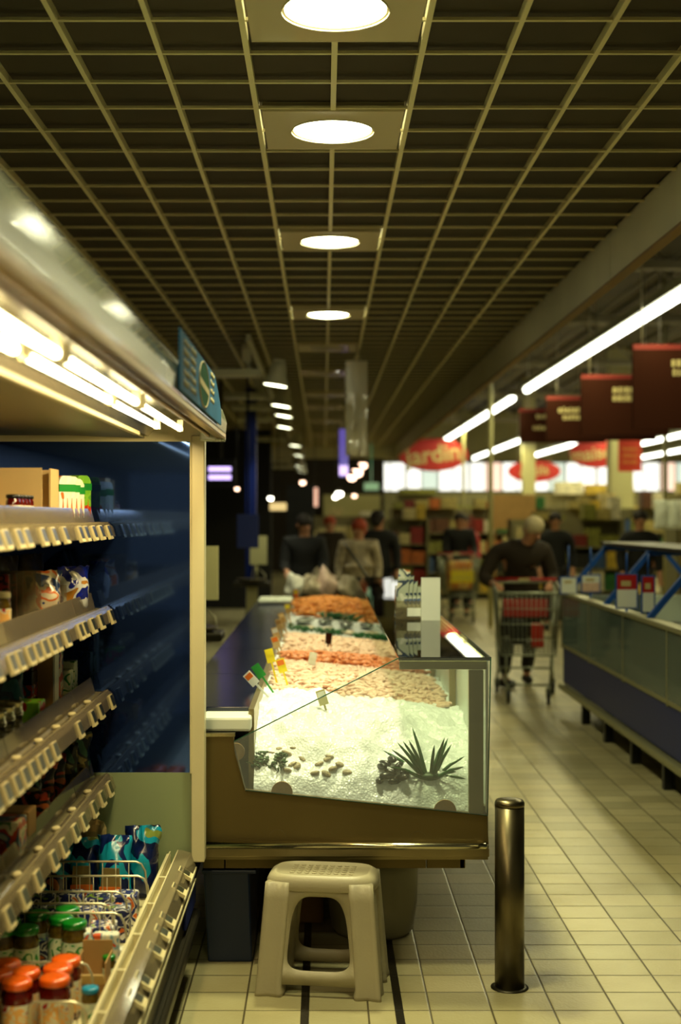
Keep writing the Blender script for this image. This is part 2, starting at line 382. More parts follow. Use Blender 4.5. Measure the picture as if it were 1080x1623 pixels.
for i, (px, py, Y) in enumerate([(437, 610, 12.4), (446, 643, 15.1), (450, 659, 16.6), (451, 677, 18.7), (468, 706, 22.6), (474, 722, 26), (474, 739, 28), (478, 748, 30)]):
    p = at(px, py, Y)
    if S0 is None: S0 = spot_light(spec_l[0]); S0.location = p; g = S0; g['group'] = 'track spotlights left of the ceiling lights'
    else: g = dup(S0, p, 0, spec_l[i])
    if ZC-p.z > .36: MB().tube([(-.26, 0, .34), (-.26, 0, ZC+.02-p.z)], .015, 6).build('suspension_rod', 'spot_body', g)
    if i < 5: lamp('SPOT', 'beam', None, (p.x+.0, p.y, p.z-.05), E_SPOT, LAMP_SPOT, rot=(0, .2, 0), spot_size=1.4, spot_blend=.8, shadow_soft_size=.08).parent = None
tk = MB().box(-.66, -.62, 11.8, 30, ZC-.06, ZC-.01)
tag(tk.build('lighting_track', 'spot_body'), 'long straight track rail under the grid ceiling carrying the spotlights', 'track')
# fluorescent strips of the hall
emit('tube_hall', (1, 1, .82), 7); mat('strip_body', '9a9878', .5)
def strip(X, Y0, Y1, label, z=3.5, step=1.55, e=1):
    g = thing('fluorescent_strip_light', label, 'strip light', (X, Y0, z), 0)
    MB().box(-.06, .06, 0, Y1-Y0, .04, .12).build('channel', 'strip_body', g)
    y = 0
    while y < Y1-Y0-.5:
        y2 = min(y+step-.06, Y1-Y0)
        MB().tube([(0, y+.03, .0), (0, y2, .0)], .052, 8).build('lamp_tube', 'tube_hall', g); y += step
    for q in range(int((Y1-Y0)//4)+1): MB().tube([(0, .5+4*q, .12), (0, .5+4*q, ZR-z-(.003 if X == 4.94 else .0605))], .006, 5).build('suspension_rod', 'strip_body', g)
    y = 2.5
    while y < Y1-Y0:
        lamp('AREA', 'tube_glow', g, (0, y, -.05), E_HALL*e, LAMP_HALL, shape='RECTANGLE', size=.2, size_y=4.6); y += 5
    return g
strip(3.06, 7, 21.3, 'brightest long fluorescent strip running along the edge of the low ceiling')
strip(3.06, 22.4, 35, 'shorter far stretch of fluorescent strip in line with the brightest one')
strip(4.94, 33.4, 45.5, 'second fluorescent strip of the hall, ending above the small oval sign')
strip(6.6, 24, 43.7, 'third fluorescent strip of the hall, passing behind the cream column')
strip(8.36, 20, 45, 'fourth fluorescent strip, far right above the bright windows')
strip(10.3, 20, 45, 'lowest right fluorescent strip, furthest across the hall')
# ================================================================== REFRIGERATED CASE (left)
YE = 4.75; YN = .6
fr = thing('refrigerated_display_case', 'tall open refrigerated shelving case with cream frame on the left', 'refrigerated case', (-.8, 2.6, 0))
fr_off = Vector(fr.location)
def fp(mb, name, mt, bevel=0, parent=fr, seg=2):
    o = mb.build(name, mt, parent, bevel, seg=seg); o.location = -fr_off if parent is fr else (0, 0, 0); return o
can = [(-.372, 1.868), (-.335, 1.880), (-.331, 1.92), (-.345, 1.962), (-.375, 2.0), (-.43, 2.035), (-.52, 2.06), (-1.25, 2.07), (-1.25, 2.0), (-.40, 1.98), (-.372, 1.90)]
fp(MB().prism(can, YN, YE+.01, 'y', smooth=False), 'canopy', 'canopy', .006, seg=3)
mat('gold_trim', 'a88640', .28, .7)
fp(MB().box(-.362, -.334, YN, YE+.0, 1.862, 1.882).box(-.395, -.385, YN, YE, 1.868, 1.98), 'canopy_lip', 'gold_trim', .004)
fp(MB().box(-.385, -.362, YN, YE, 1.885, 1.90), 'canopy_groove', 'black_matte')
fp(MB().box(-.42, -.336, YE-.05, YE+.03, 1.855, 1.90).box(-.365, -.345, YE-.09, YE-.05, 1.852, 1.862), 'canopy_end_cap', 'canopy', .01)
mat('reflector', 'b8b49a', .22, .9)
fp(MB().sheet([(-.40, 1.885), (-.41, 1.925), (-.46, 1.945), (-.53, 1.93), (-.58, 1.895), (-.60, 1.875)], YN, YE-.02, .004), 'lamp_reflector', 'reflector')
mat('liner', '8b8560', .4)
fp(MB().box(-.615, -.595, YN, YE-.25, 1.862, 1.88), 'reflector_edge', 'cream_metal', .003)
fp(MB().prism([(-.61, 1.865), (-.86, 1.875), (-1.2, 1.875), (-1.2, 1.99), (-.61, 1.99)], YN, YE-.02, 'y'), 'top_liner', 'liner')
emit('tube_warm', (1, .86, .50), E_TUBE)
for X, segs in ((-.448, [(.7, 1.45), (1.5, 2.32), (2.41, 3.31), (3.42, 4.33)]), (-.505, [(.65, 1.3), (1.4, 2.26), (2.36, 3.26), (3.33, 4.2)])):
    for a, b_ in segs:
        tb = fp(MB().tube([(X, a, 1.872), (X, b_, 1.872)], .008, 10), 'lamp_tube', 'tube_warm')
        MB().box(X-.009, X+.009, a-.02, a, 1.864, 1.90).build('lamp_holder', 'cream_plastic', tb); MB().box(X-.009, X+.009, b_, b_+.02, 1.864, 1.90).build('lamp_holder', 'cream_plastic', tb)
lamp('AREA', 'case_light', fr, Vector((-.48, 2.6, 1.86))-fr_off, 26, LAMP_WARM, rot=(0, .30, 0), shape='RECTANGLE', size=.08, size_y=4.0)
mat('case_green', '8f9c74', .45, var=.05, vscale=3)
fp(MB().box(-1.25, -.42, YE-.001, YE+.045, 1.855, 1.99), 'end_frame_top', 'cream_metal')
fp(MB().box(-1.25, -.449, YE, YE+.045, .2, .722), 'end_panel_lower', 'case_green')
fp(MB().box(-1.25, -.449, YE+.003, YE+.04, .722, 1.855), 'end_mirror_panel', 'navy_mirror')
fp(MB().box(-.451, -.406, YE-.02, YE+.05, .42, 1.875).box(-.456, -.449, YE-.025, YE-.005, .722, 1.855), 'front_post', 'cream_metal', .005)
fp(MB().box(-1.29, -1.25, YN, YE+.05, .2, 2.05), 'back_panel', 'black')
# shelves
def tagmesh():
    m_ = MB(); m_.mat(0).box(0, .009, -.026, .026, -.022, .022)
    m_.mat(1).box(.0085, .0098, -.018, .022, -.013, .019); return m_.mesh('price_tag', ['cream_plastic', 'screen'])
TAG = tagmesh()
def price_tag(parent, loc, rz=0, ry=-.35, sc=1):
    o = bpy.data.objects.new('price_tag', TAG); COL.objects.link(o); o.parent = parent; o.location = loc; o.rotation_euler = (0, ry, rz); o.scale = (sc,)*3
mat('shelf_plate', '8d8562', .4, .3)
RZ = [1.575, 1.29, 1.005, .72]
tag_ys = [[3.02, 3.11, 3.24, 3.33, 3.52, 3.66, 3.82, 4.06, 4.16, 4.30, 4.44, 4.60],
          [3.02, 3.17, 3.25, 3.36, 3.45, 3.54, 3.63, 3.71, 3.84, 4.06, 4.14, 4.28, 4.44, 4.66],
          [3.02, 3.12, 3.22, 3.31, 3.40, 3.49, 3.58, 3.68, 4.05, 4.28, 4.43, 4.66],
          [3.14, 3.30, 3.46, 3.66, 3.80, 3.98, 4.12, 4.30, 4.46, 4.62]]
for i, z in enumerate(RZ):
    sh = fp(MB().box(-1.25, -.745, YN, YE-.01, z-.02, z-.004), 'shelf', 'shelf_plate', .002)
    MB().sheet([(-.750, z-.004), (-.738, z+.002), (-.722, z-.012), (-.712, z-.045)], YN, YE-.02, .004).build('price_rail', 'cream_metal' if i == 9 else 'acrylic', sh)
    MB().box(-.7385, -.7345, YN, YE-.02, z-.001, z+.004).build('rail_edge', 'cream_metal', sh)
    y = YN
    while y < YE-.1:
        y2 = min(y+.93, YE-.06)
        MB().prism([(-.775, z-.004), (-.790, z+.050), (-.786, z+.050), (-.771, z-.004)], y, y2, 'y').build('front_guard', 'acrylic', sh)
        y = y2+.006
    for ty in tag_ys[i]: price_tag(sh, (-.716, ty, z-.030), sc=1.1)
    if i >= 2:
        for ty in (3.15, 3.4, 3.66, 3.9, 4.15, 4.42):
            MB().ball((-.752, ty, z+.003), .016, 8, (.9, 1.3, .45)).build('rail_clip', 'cream_plastic', sh)
# deck, front rail, base
dk = fp(MB().box(-1.25, -.53, YN, YE-.01, .32, .34).box(-.535, -.52, YN, YE-.02, .30, .45), 'deck', 'cream_metal', .002)
rl = fp(MB().box(-.525, -.521, YN, YE-.02, .40, .458).box(-.498, -.494, YN, YE-.02, .41, .462).box(-.525, -.494, YN, YE-.02, .40, .41), 'front_rail', 'cream_metal')
mat('slot', '3a3a20', .5)
y = 2.9
while y < YE-.1:
    MB().box(-.522, -.497, y, y+.012, .41, .455).build('rail_divider', 'cream_metal', rl); y += .30
MB().sheet([(-.494, .462), (-.455, .452), (-.438, .405)], YN, YE-.02, .003).build('price_strip', 'acrylic', rl)
MB().box(-.441, -.432, YN, YE-.02, .395, .405).box(-.441, -.434, YN, YE-.02, .36, .366).build('strip_edge', 'cream_metal', rl)
for ty, c_ in ((3.02, 0), (3.33, 0), (3.46, 0), (3.70, 0), (3.86, 0), (3.98, 0), (4.30, 0), (4.5, 0)):
    price_tag(rl, (-.452, ty, .437), 0, -1.0, 1.15)
fp(MB().box(-.50, -.452, YN, YE+.04, .12, .40), 'front_panel', 'black')
fp(MB().tube([(-.437, YN, .235), (-.437, YE+.03, .235)], .014, 10).box(-.452, -.44, YN, YE+.03, .22, .25), 'bumper_rail', 'dark_steel')
fp(MB().box(-1.2, -.52, YN, YE+.0, 0, .2).box(-1.25, -.46, YN, YE+.04, .10, .2), 'kick_base', 'black_matte')
fp(MB().box(-.451, -.44, YE-.3, YE+.04, .27, .40), 'corner_guard', 'navy', .003)
# promotional panel on the canopy
mat('promo_blue', '2b6f9c', .7, spec=.2, var=.3, vscale=6); mat('promo_green', '1c5236', .8, spec=.1)
pr = thing('advertising_panel', 'blue promotional panel with a green oval fixed on the canopy front', 'advertising panel', (-.326, 3.7, 1.95))
pl = [(-.56, -.062), (.70, -.062), (.70, -.02), (.58, .03), (.44, .07), (-.56, .078)]
MB().prism(pl, -.002, .002, 'x').build('board', 'promo_blue', pr)
ov = [(.06+.15*math.cos(2*PI*k/40), .006+.060*math.sin(2*PI*k/40)) for k in range(40)]
MB().prism(ov, .002, .0035, 'x').build('oval', 'promo_green', pr)
MB().tube([(.003, p[0], p[1]) for p in ov], .0022, 6, True).build('oval_outline', 'text_cream', pr)
MB().add([(.0042, -.09, .018), (.0042, .2, .004), (.0042, .2, -.014), (.0042, -.09, 0)], [(0, 1, 2, 3)]).build('oval_banner', 'text_cream', pr)
sq = MB(); rnd = random.Random(3)
for cx_, n_ in ((-.42, 5), (-.25, 5), (.34, 4)):
    for q in range(n_):
        zz = .056-q*.024; yy = cx_-.06
        for s_ in range(5):
            sq.tube([(.0025, yy, zz-.006), (.0025, yy+.009, zz+.005+rnd.random()*.006), (.0025, yy+.015, zz-.005)], .0011, 4); yy += .022+rnd.random()*.01
sq.build('lettering', 'text_cream', pr)
# ================================================================== PRODUCTS IN THE CASE
def boxy(name, label, cat, x0, x1, y0, y1, z0, z1, mt, group=None, bevel=.003, rot=None, side=None):
    cx, cy_ = (x0+x1)/2, (y0+y1)/2
    m_ = MB().box(x0-cx, x1-cx, y0-cy_, y1-cy_, 0, z1-z0)
    if side:
        m_.mi = [1 if k in (2, 4) else 0 for k in range(6)]; mt = [mt, side]
    o = m_.build(name, mt, None, bevel, (cx, cy_, z0), rot); return tag(o, label, cat, group)
def pouch(name, label, cat, loc, w_, h, d, mt, group=None, rz=0, lean=0, seed=0):
    """soft filled bag with crimped top, w along local x"""
    rn = random.Random(seed); nx, nz = 10, 12; vv = []; ff = []
    for s_ in (1, -1):
        for i in range(nx+1):
            for j_ in range(nz+1):
                u = i/nx*2-1; v = j_/nz
                th = d/2*max(0, (1-abs(u)**3))*min(1, (1.05-v)*2.2)*min(1, .45+v*4)*(1 if v < .96 else .1)
                cr = (noise.noise(Vector((u*3+seed, v*4, s_*2+seed)))*.012)*(.4+v)
                vv.append((u*w_/2*(1-.10*math.sin(v*PI))+cr, s_*(th+.001)+cr, v*h+noise.noise(Vector((u*4, seed, s_)))*.008*(v > .9)))
    n1 = (nx+1)*(nz+1)
    for s_ in (0, 1):
        for i in range(nx):
            for j_ in range(nz):
                a = s_*n1+i*(nz+1)+j_; q = (a, a+nz+1, a+nz+2, a+1); ff.append(q if s_ else q[::-1])
    def rim(idx):
        for a, b_ in zip(idx, idx[1:]): ff.append((a, b_, b_+n1, a+n1))
    rim([i*(nz+1) for i in range(nx+1)]); rim([i*(nz+1)+nz for i in range(nx+1)]); rim(list(range(nz+1))); rim([nx*(nz+1)+j_ for j_ in range(nz+1)])
    o = MB().add(vv, ff, True).build(name, mt, None, 0, loc, (lean, 0, rz)); return tag(o, label, cat, group)
def jar(name, label, loc, r, h, lidm, bodym, labm, group, cat='jar'):
    g = thing(name, label, cat, loc, random.uniform(-.4, .4), group)
    MB().lathe([(r*.2, 0), (r*.92, .002), (r, .01), (r, h*.72), (r*.97, h*.78), (r*.82, h*.86), (r*.82, h*.90)], n=24).build('glass_body', bodym, g)
    MB().lathe([(r*1.005, h*.13), (r*1.012, h*.14), (r*1.012, h*.64), (r*1.005, h*.65)], n=24, cap=False).build('paper_label', labm, g)
    MB().lathe([(r*.93, h*.875), (r*.97, h*.885), (r*.97, h*.965), (r*.90, h*.995), (r*.55, h), (0.001, h*.998)], n=28).build('lid', lidm, g)
    return g
mat('lid_orange', 'f26410', .3, coat=.5); mat('lid_green', '077a1c', .3, coat=.5); mat('lid_blue', '1b88b0', .3)
mat('sauce_red', '5a0d04', .12, coat=.8); mat('sauce_olive', '5c4a14', .12, var=.5, vscale=60, coat=.8)
pack('label_red', ['e0c890', 'd9d0b0', 'e8b060', 'd8d8c0', 'a81818'], 26, .5)
pack('label_green', ['c8d0a8', '1f7a2c', 'ccd4b8', 'b8c8b0', '2a8a34'], 24, .5)
DZ = .34
og = 'orange-lidded jars in the front of the deck'; gg = 'green-lidded jars behind the orange ones'
ol = ['front right orange-lidded sauce jar, fully in view', 'front left orange-lidded sauce jar with a red emblem on its label', 'orange-lidded jar right behind the front right one', 'orange-lidded jar furthest right, behind the row', 'orange-lidded jar between the two front ones, one row back', 'orange-lidded jar at the left picture edge, lower', 'orange-lidded jar at the left picture edge, upper']
for (px, py), lb in zip([(87, 1547), (27, 1552), (92, 1530), (105, 1517), (40, 1536), (1, 1538), (10, 1523)], ol):
    zt = DZ+.150; Y = F*(EYE-zt)/(py-VY); Xp = (px-VX)*Y/F
    jar('sauce_jar', lb, (Xp, Y, DZ), .038, .150, 'lid_orange', 'sauce_red', 'label_red', og)
gl_ = ['front left green-lidded jar with the green emblem in view', 'front right green-lidded jar, beside the open cardboard box', 'green-lidded jar just behind the front right one', 'green-lidded jar at the back of its cluster, right', 'green-lidded jar at the back, left of the cluster', 'green-lidded jar in shade at the left, behind', 'green-lidded jar at the left picture edge']
for (px, py), lb in zip([(41, 1468), (118, 1459), (97, 1452), (107, 1438), (60, 1445), (13, 1456), (2, 1470)], gl_):
    zt = DZ+.150; Y = F*(EYE-zt)/(py-VY); Xp = (px-VX)*Y/F
    jar('pickle_jar', lb, (Xp, Y, DZ), .036, .150, 'lid_green', 'sauce_olive', 'label_green', gg)
# open cardboard tray beside jars
ct = thing('cardboard_tray', 'small open cardboard tray between green jars and the front rail', 'box', (-.605, 3.66, DZ))
MB().box(-.04, .04, -.06, .06, 0, .004).box(-.04, -.037, -.06, .06, 0, .10).box(.037, .04, -.06, .06, 0, .10).box(-.04, .04, .057, .06, 0, .125).box(-.04, .04, -.06, -.057, 0, .05).build('tray', 'card', ct)
MB().box(-.04, .04, -.004, .0, 0, .06).build('front_flap', 'card_light', ct, loc=(0, -.06, .05), rot=(.9, 0, 0))
ct2 = thing('cardboard_tray', 'low cardboard tray edge in front of the orange-lidded jars', 'box', (-.72, 3.12, DZ))
MB().box(-.2, .17, -.02, -.016, 0, .055).box(.166, .17, -.02, .35, 0, .055).build('tray', 'card', ct2)
jar('small_jar', 'small blue-lidded bottle standing right of the orange-lidded jars', (-.575, 3.42, DZ), .022, .10, 'lid_blue', 'sauce_olive', 'label_green', None)
jar('small_jar', 'small green-lidded bottle behind the cardboard tray', (-.572, 3.70, DZ), .018, .09, 'lid_green', 'sauce_olive', 'label_green', None)
# wire dividers
def wire(Y, xr, h, label, xl=-.95):
    g = MB(); z0 = DZ+.005; r_ = .0035
    xs = [xl, xl, xl+.01, xr-.03, xr-.012, xr, xr+.012]; zs = [z0, z0+h-.01, z0+h, z0+h, z0+h-.008, z0+h-.03, z0+.01]
    g.tube([(a, Y, b_) for a, b_ in zip(xs, zs)], r_, 6); x = xl+.03
    while x < xr-.02: g.tube([(x, Y, z0+.01), (x, Y, z0+h)], .0016, 5); x += .042
    g.tube([(xl, Y, z0), (xr+.012, Y, z0)], .0025, 5)
    return tag(g.build('wire_divider', 'wire'), label, 'divider', 'white wire dividers on the deck')
wl = ['white wire divider furthest back, in front of the blue-topped bags', 'second white wire divider from the back', 'third white wire divider from the back, shorter', 'fourth white wire divider from the back', 'white wire divider beside the green-lidded jars', 'white wire divider between green and orange jars', 'nearest white wire divider, bent end beside the blue lid']
for (px, py, rx), lb in zip([(0, 1368, 230), (0, 1391, 234), (0, 1416, 200), (0, 1435, 178), (0, 1450, 198)], wl):
    h = .145; Y = F*(EYE-DZ-h)/(py-VY); wire(Y, (rx-VX)*Y/F, h, lb)
wire(3.50, -.585-.0, .13, wl[5], -.80); wire(3.30, -.565, .10, wl[6], -.70)
# blue-topped bread bags and boxes at back of deck
pack('bag_blue', ['0c1c50', '10245c', '1aa0c0', '18a8c8', '0b1a48', 'c07038'], 9, .22, (1, 1, .6), .4)
pack('bag_blue2', ['12a0c0', '0c1a4c', '0a1840', '1494b8', '809040'], 8, .22, (1, 1, .5), .4)
mat('bag_window', '8a7848', .4); pack('crate_print', ['d86a20', 'e8e0d0', '10206a', '14205c', 'dcd8d0', '8aa82a'], 30, .4)
pack('crate_print2', ['c86018', '101840', 'd8d8d8', '10184c', '142060', '7a9a24'], 26, .4); pack('crate_print3', ['d85820', '6a98b0', 'e8e4d0', 'd8dcd0', '88b0c0', 'd85820'], 26, .4)
bl = ['blue and turquoise topped bag furthest right at the end of the deck', 'blue-topped bag with an orange label left of the rightmost one', 'turquoise-topped bag in the middle of the blue-topped bags', 'turquoise-topped bag left of the middle one', 'dark blue-topped bag furthest left, half under the shelf']
for (X, Y, mt_, h, s_), lb in zip([(-.60, 4.60, 'bag_blue2', .235, 1), (-.685, 4.55, 'bag_blue', .215, 2), (-.79, 4.58, 'bag_blue2', .20, 3), (-.88, 4.56, 'bag_blue', .20, 4), (-.97, 4.58, 'bag_blue', .19, 5)], bl):
    b_ = pouch('food_bag', lb, 'bag', (X, Y, DZ), .115, h, .10, mt_, 'blue-topped food bags at the end of the deck', random.uniform(-.3, .3), 0, s_)
    if s_ in (2, 3): MB().prism([(-.035, .02), (.035, .02), (.028, .12), (-.028, .12)], -.060, -.055, 'y').build('bag_window', 'bag_window', b_); MB().box(-.036, .036, -.064, -.060, .01, .06).build('label_strip', 'orange', b_)
boxy('food_tub', 'pale round tub partly hidden behind the lowest shelf edge', 'tub', -.82, -.73, 4.62, 4.70, DZ, DZ+.24, 'card_light', bevel=.03)
rn = random.Random(5); k = 0
rows = [(4.30, .095, 'crate_print', 'behind the second wire divider'), (4.13, .10, 'crate_print2', 'between the second and third wire dividers'), (3.99, .09, 'crate_print', 'between the third and fourth wire dividers'), (3.88, .085, 'crate_print2', 'just behind the green-lidded jars')]
for Y, h, mt_, where in rows:
    for q in range(4):
        x1 = -.575-q*.085-(.02 if Y < 4.1 else 0)
        col = ['rightmost', 'second from the right', 'third from the right', 'leftmost'][q]
        boxy('food_carton', '%s small patterned carton %s' % (col, where), 'carton', x1-.078, x1, Y-.04, Y+.04, DZ, DZ+h-.008*(q % 2), ['crate_print', 'crate_print2'][(k+q) % 2], 'navy and orange patterned cartons on the deck', .006, (0, 0, rn.uniform(-.08, .08)))
    k += 1
for q in range(3):
    boxy('food_carton', ['white and blue carton behind the cardboard tray', 'white and blue carton at the front rail, leaning low', 'white and blue carton left of the one behind the tray'][q], 'carton', (-.63, -.60, -.70)[q], (-.56, -.55, -.64)[q], (3.78, 3.84, 3.79)[q]-.0, (3.80, 3.86, 3.83)[q]+.02, DZ, DZ+(.12, .06, .12)[q], 'crate_print3', 'white and blue cartons on the deck', .005)
# shelf 1 (top)
Z1 = RZ[0]-.004; Z2 = RZ[1]-.004; Z3 = RZ[2]-.004; Z4 = RZ[3]-.004
bx = thing('cardboard_display_box', 'open cream cardboard display box on the top shelf', 'box', (-.90, 4.05, Z1))
MB().box(-.12, .08, -.25, .25, 0, .004).box(-.12, -.115, -.25, .25, 0, .168).box(-.12, .08, .245, .25, 0, .172).box(.075, .08, -.25, .12, 0, .055).box(.075, .08, .12, .25, .04, .172).build('carton', 'card_light', bx)
MB().box(-.12, .078, -.0, .004, 0, .17).build('inner_flap', 'card_light', bx)
for q in range(5):
    jar('dark_jar', ['dark-lidded jar in the cardboard display box, nearest', 'dark-lidded jar in the display box, second from the left', 'dark-lidded jar in the display box, third from the left', 'dark-lidded jar in the display box, fourth from the left', 'dark-lidded jar in the display box, last against the flap'][q], (-.855, 3.84+q*.045-.02, Z1+.004), .020, .085, 'black', 'sauce_red', 'label_red', 'dark-lidded jars in the display box')
pack('carton_carrot', ['e8ecdc', 'dfe8d0', 'e8ecdc', 'e86a1a', 'f08030'], 22, .4, (1, 1, .5)); pack('carton_green', ['62b02c', '8cc838', '7cc030', 'c83018', '58a828'], 18, .4, (1, 1, .7))
mat('green_cap', '178a30', .4)
def round_carton(label, Y, X, mt_, h=.16, w_=.075, d=.05, capm='green_cap'):
    g = thing('drink_carton', label, 'carton', (X, Y, Z1), -.55, 'vegetable juice cartons on the top shelf')
    prof = [(-w_/2, 0), (w_/2, 0), (w_/2, h-.02), (w_/2-.010, h-.005), (w_/4, h), (-w_/4, h), (-w_/2+.010, h-.005), (-w_/2, h-.02)]
    MB().prism(prof, -d/2, d/2, 'x').build('carton_body', [mt_], g, .004)
    MB().box(-d/2-.0005, d/2+.001, -w_/2-.0008, w_/2+.0008, h-.05, h-.027).build('printed_band', capm, g)
    MB().box(-d/2+.003, d/2-.003, -w_/2-.0012, -w_/2, .004, h-.025).build('carton_side', 'card_light', g)
    for q in range(3): MB().prism([(-.028+.020*q, .012), (-.014+.020*q, .012), (-.020+.020*q, .085)], d/2, d/2+.0015, 'x').build('carrot_print', 'orange', g)
    return g
for lb, Y, mt_, h in (('white carrot-printed carton, nearest of the drink cartons', 4.34, 'carton_carrot', .155), ('white carrot-printed carton behind the nearest one', 4.425, 'carton_carrot', .155), ('white carrot-printed carton next to the lime green one', 4.51, 'carton_carrot', .15), ('lime green round-topped drink carton at the end of the top shelf', 4.64, 'carton_green', .165)):
    round_carton(lb, Y, -.82, mt_, h)
for q, Y in enumerate((4.42, 4.52, 4.62)):
    boxy('green_carton', ['green carton in the second row, beside the display box', 'green carton in the second row, middle', 'green carton in the second row, against the mirror'][q], 'carton', -.95, -.90, Y-.04, Y+.04, Z1, Z1+.145, 'carton_green', 'green cartons in the second row of the top shelf')
# shelf 2
pack('bread_bag', ['1c3c78', 'd8c8a8', 'd86a2a', 'e0d4b8', '20407c', 'e8a050'], 11, .2, coat=.6); pack('blue_bag', ['0c1a80', '1222a0', '0e1c88', 'd8dce0', 'b07828'], 10, .2, coat=.6)
pouch('bread_bag', 'large clear bag of bread with blue and orange print on the second shelf', 'bag', (-.88, 4.17, Z2), .20, .15, .16, 'bread_bag', None, .75, .12, 11)
pouch('bread_bag', 'bright blue bag at the end of the second shelf, against the mirror', 'bag', (-.825, 4.52, Z2+.002), .15, .15, .09, 'blue_bag', None, 1.0, .1, 12)
mat('brown_food', '3a2c18', .4, var=.5, vscale=40)
for q, (X, Y) in enumerate(((-1.03, 4.25), (-1.0, 4.5), (-1.05, 4.0))):
    pouch('brown_food_bag', ['brown striped loaf bag lying at the back of the second shelf, middle', 'brown striped loaf bag at the back of the second shelf, nearest the mirror', 'brown striped loaf bag at the back of the second shelf, nearest the camera'][q], 'bag', (X, Y, Z2), .2, .2, .12, 'brown_food', 'brown loaf bags at the back', 1.4, .3, 20+q)
for q, Y in enumerate((3.86, 3.93, 4.32)):
    tag(MB().box(-.97, -.80, Y-.0015, Y+.0015, Z2, Z2+(.16, .16, .10)[q]).build('acrylic_divider', 'acrylic'), ['clear upright divider on the second shelf, nearest the camera', 'second clear upright divider, left of the bread bag', 'clear upright divider between bread bag and blue bag'][q], 'divider', 'clear dividers on the second shelf')
mat('dark_pack', '140f0c', .35); pack('dark_pack_red', ['140c08', '1a100a', '7a1c10', '201510', '9a4418'], 20, .35)
for q, Y in enumerate((3.80, 3.89, 3.97)):
    boxy('dark_packet', ['thin dark packet with a red spot, nearest the camera on the second shelf', 'thin dark packet between two clear dividers', 'thin brown packet just left of the bread bag'][q], 'packet', -.93, -.86, Y-.012, Y+.012, Z2, Z2+.155, 'dark_pack_red', 'thin upright packets on the second shelf')
jar('amber_jar', 'amber ribbed jar at the left picture edge on the second shelf', (-.83, 3.55, Z2), .03, .12, 'cream_plastic', 'sauce_olive', 'label_red', None)
# shelf 3
pack('teal_bag', ['1c5a68', '205f6c', '17343c', '2a6a70', 'c8d0c0'], 8, .3); pack('carton_multi', ['d8dcd0', '40607a', 'c84820', 'e0d8b8', '5a8a5a'], 20, .4)
pouch('teal_bag', 'teal pouch leaning over on the third shelf', 'bag', (-.93, 4.02, Z3), .15, .17, .05, 'teal_bag', None, .5, -.25, 31)
for q, Y in enumerate((4.36, 4.43)):
    g = thing('tall_carton', ['tall brown carton with a pale edge standing on the third shelf', 'tall colourful carton just behind the brown one on the third shelf'][q], 'carton', (-.875, Y, Z3), 0)
    MB().box(-.035, .035, -.03, .03, 0, .195).build('carton_body', ['card', 'carton_multi'][q], g, .003, rot=(0, 0, 0))
    MB().box(.030, .038, -.031, .031, 0, .198).build('carton_face', 'carton_multi' if q else 'paper', g, .002)
for q in range(4):
    boxy('dark_carton', ['dark carton with a pale label on the third shelf, bottom', 'dark carton with a pale label stacked second', 'dark carton with a pale label stacked third', 'dark carton with a pale label, top of its stack'][q], 'carton', -.97, -.89, 4.24, 4.32, Z3+q*.041, Z3+q*.041+.04, ['dark_pack_red', 'carton_multi', 'dark_pack', 'dark_pack_red'][q], 'dark cartons stacked on the third shelf')
for q, (x_, y_) in enumerate(((-.85, 4.60), (-.85, 4.52), (-.93, 4.60))):
    boxy('green_packet', ['small green-white packet on the third shelf, nearest the mirror', 'small green-white packet right of the tall cartons', 'small green-white packet in the back, by the mirror'][q], 'packet', x_-.03, x_+.03, y_-.03, y_+.03, Z3, Z3+.12-.02*q, 'label_green', 'small packets by the mirror on the third shelf')
boxy('green_box', 'small green and yellow box in the middle of the third shelf', 'box', -.87, -.80, 3.90, 3.99, Z3, Z3+.075, 'carton_green', None)
mat('can', 'b8b090', .25, .9)
n_ = 0
for cx_, cy__ in ((-.85, 3.55), (-.85, 3.65), (-.85, 3.75), (-.93, 3.75)):
    for lv in range(3):
        lb = '%s can of the %s stack of small tins on the third shelf' % (['bottom', 'middle', 'top'][lv], ['nearest', 'second', 'third', 'rear'][[(-.85, 3.55), (-.85, 3.65), (-.85, 3.75), (-.93, 3.75)].index((cx_, cy__))])
        o = MB().lathe([(.036, 0), (.039, .002), (.039, .005), (.036, .008), (.036, .026), (.039, .029), (.039, .032), (.035, .032), (.034, .030), (.001, .030)], n=20).build('tin_can', 'can', None, 0, (cx_, cy__, Z3+lv*.033)); tag(o, lb, 'can', 'small tins stacked on the third shelf')
# shelf 4
pack('pouch_a', ['1a1412', '243440', 'a83a18', '181410', 'c8682a'], 14, .3); pack('pouch_b', ['101820', '1c3038', '8a7a40', '0c1014', '35604a'], 12, .3)
ps = [(-.83, 4.62, .17, 'pouch_b', 'slim dark pouch with an orange end, at the mirror on the fourth shelf'), (-.85, 4.50, .15, 'pouch_b', 'dark pouch second from the mirror on the fourth shelf'), (-.86, 4.34, .14, 'pouch_a', 'red-orange sachet in the middle of the fourth shelf'), (-.87, 4.22, .14, 'pouch_a', 'dark sachet with red print left of the middle one'), (-.88, 4.08, .13, 'pouch_b', 'dark green sachet on the fourth shelf'), (-.83, 3.94, .10, 'pouch_a', 'low red and yellow sachet at the front of the fourth shelf')]
for q, (X, Y, h, mt_, lb) in enumerate(ps): pouch('food_pouch', lb, 'pouch', (X, Y, Z4), .11, h, .05, mt_, 'pouches on the fourth shelf', random.uniform(-.2, .6), random.uniform(-.1, .15), 40+q)
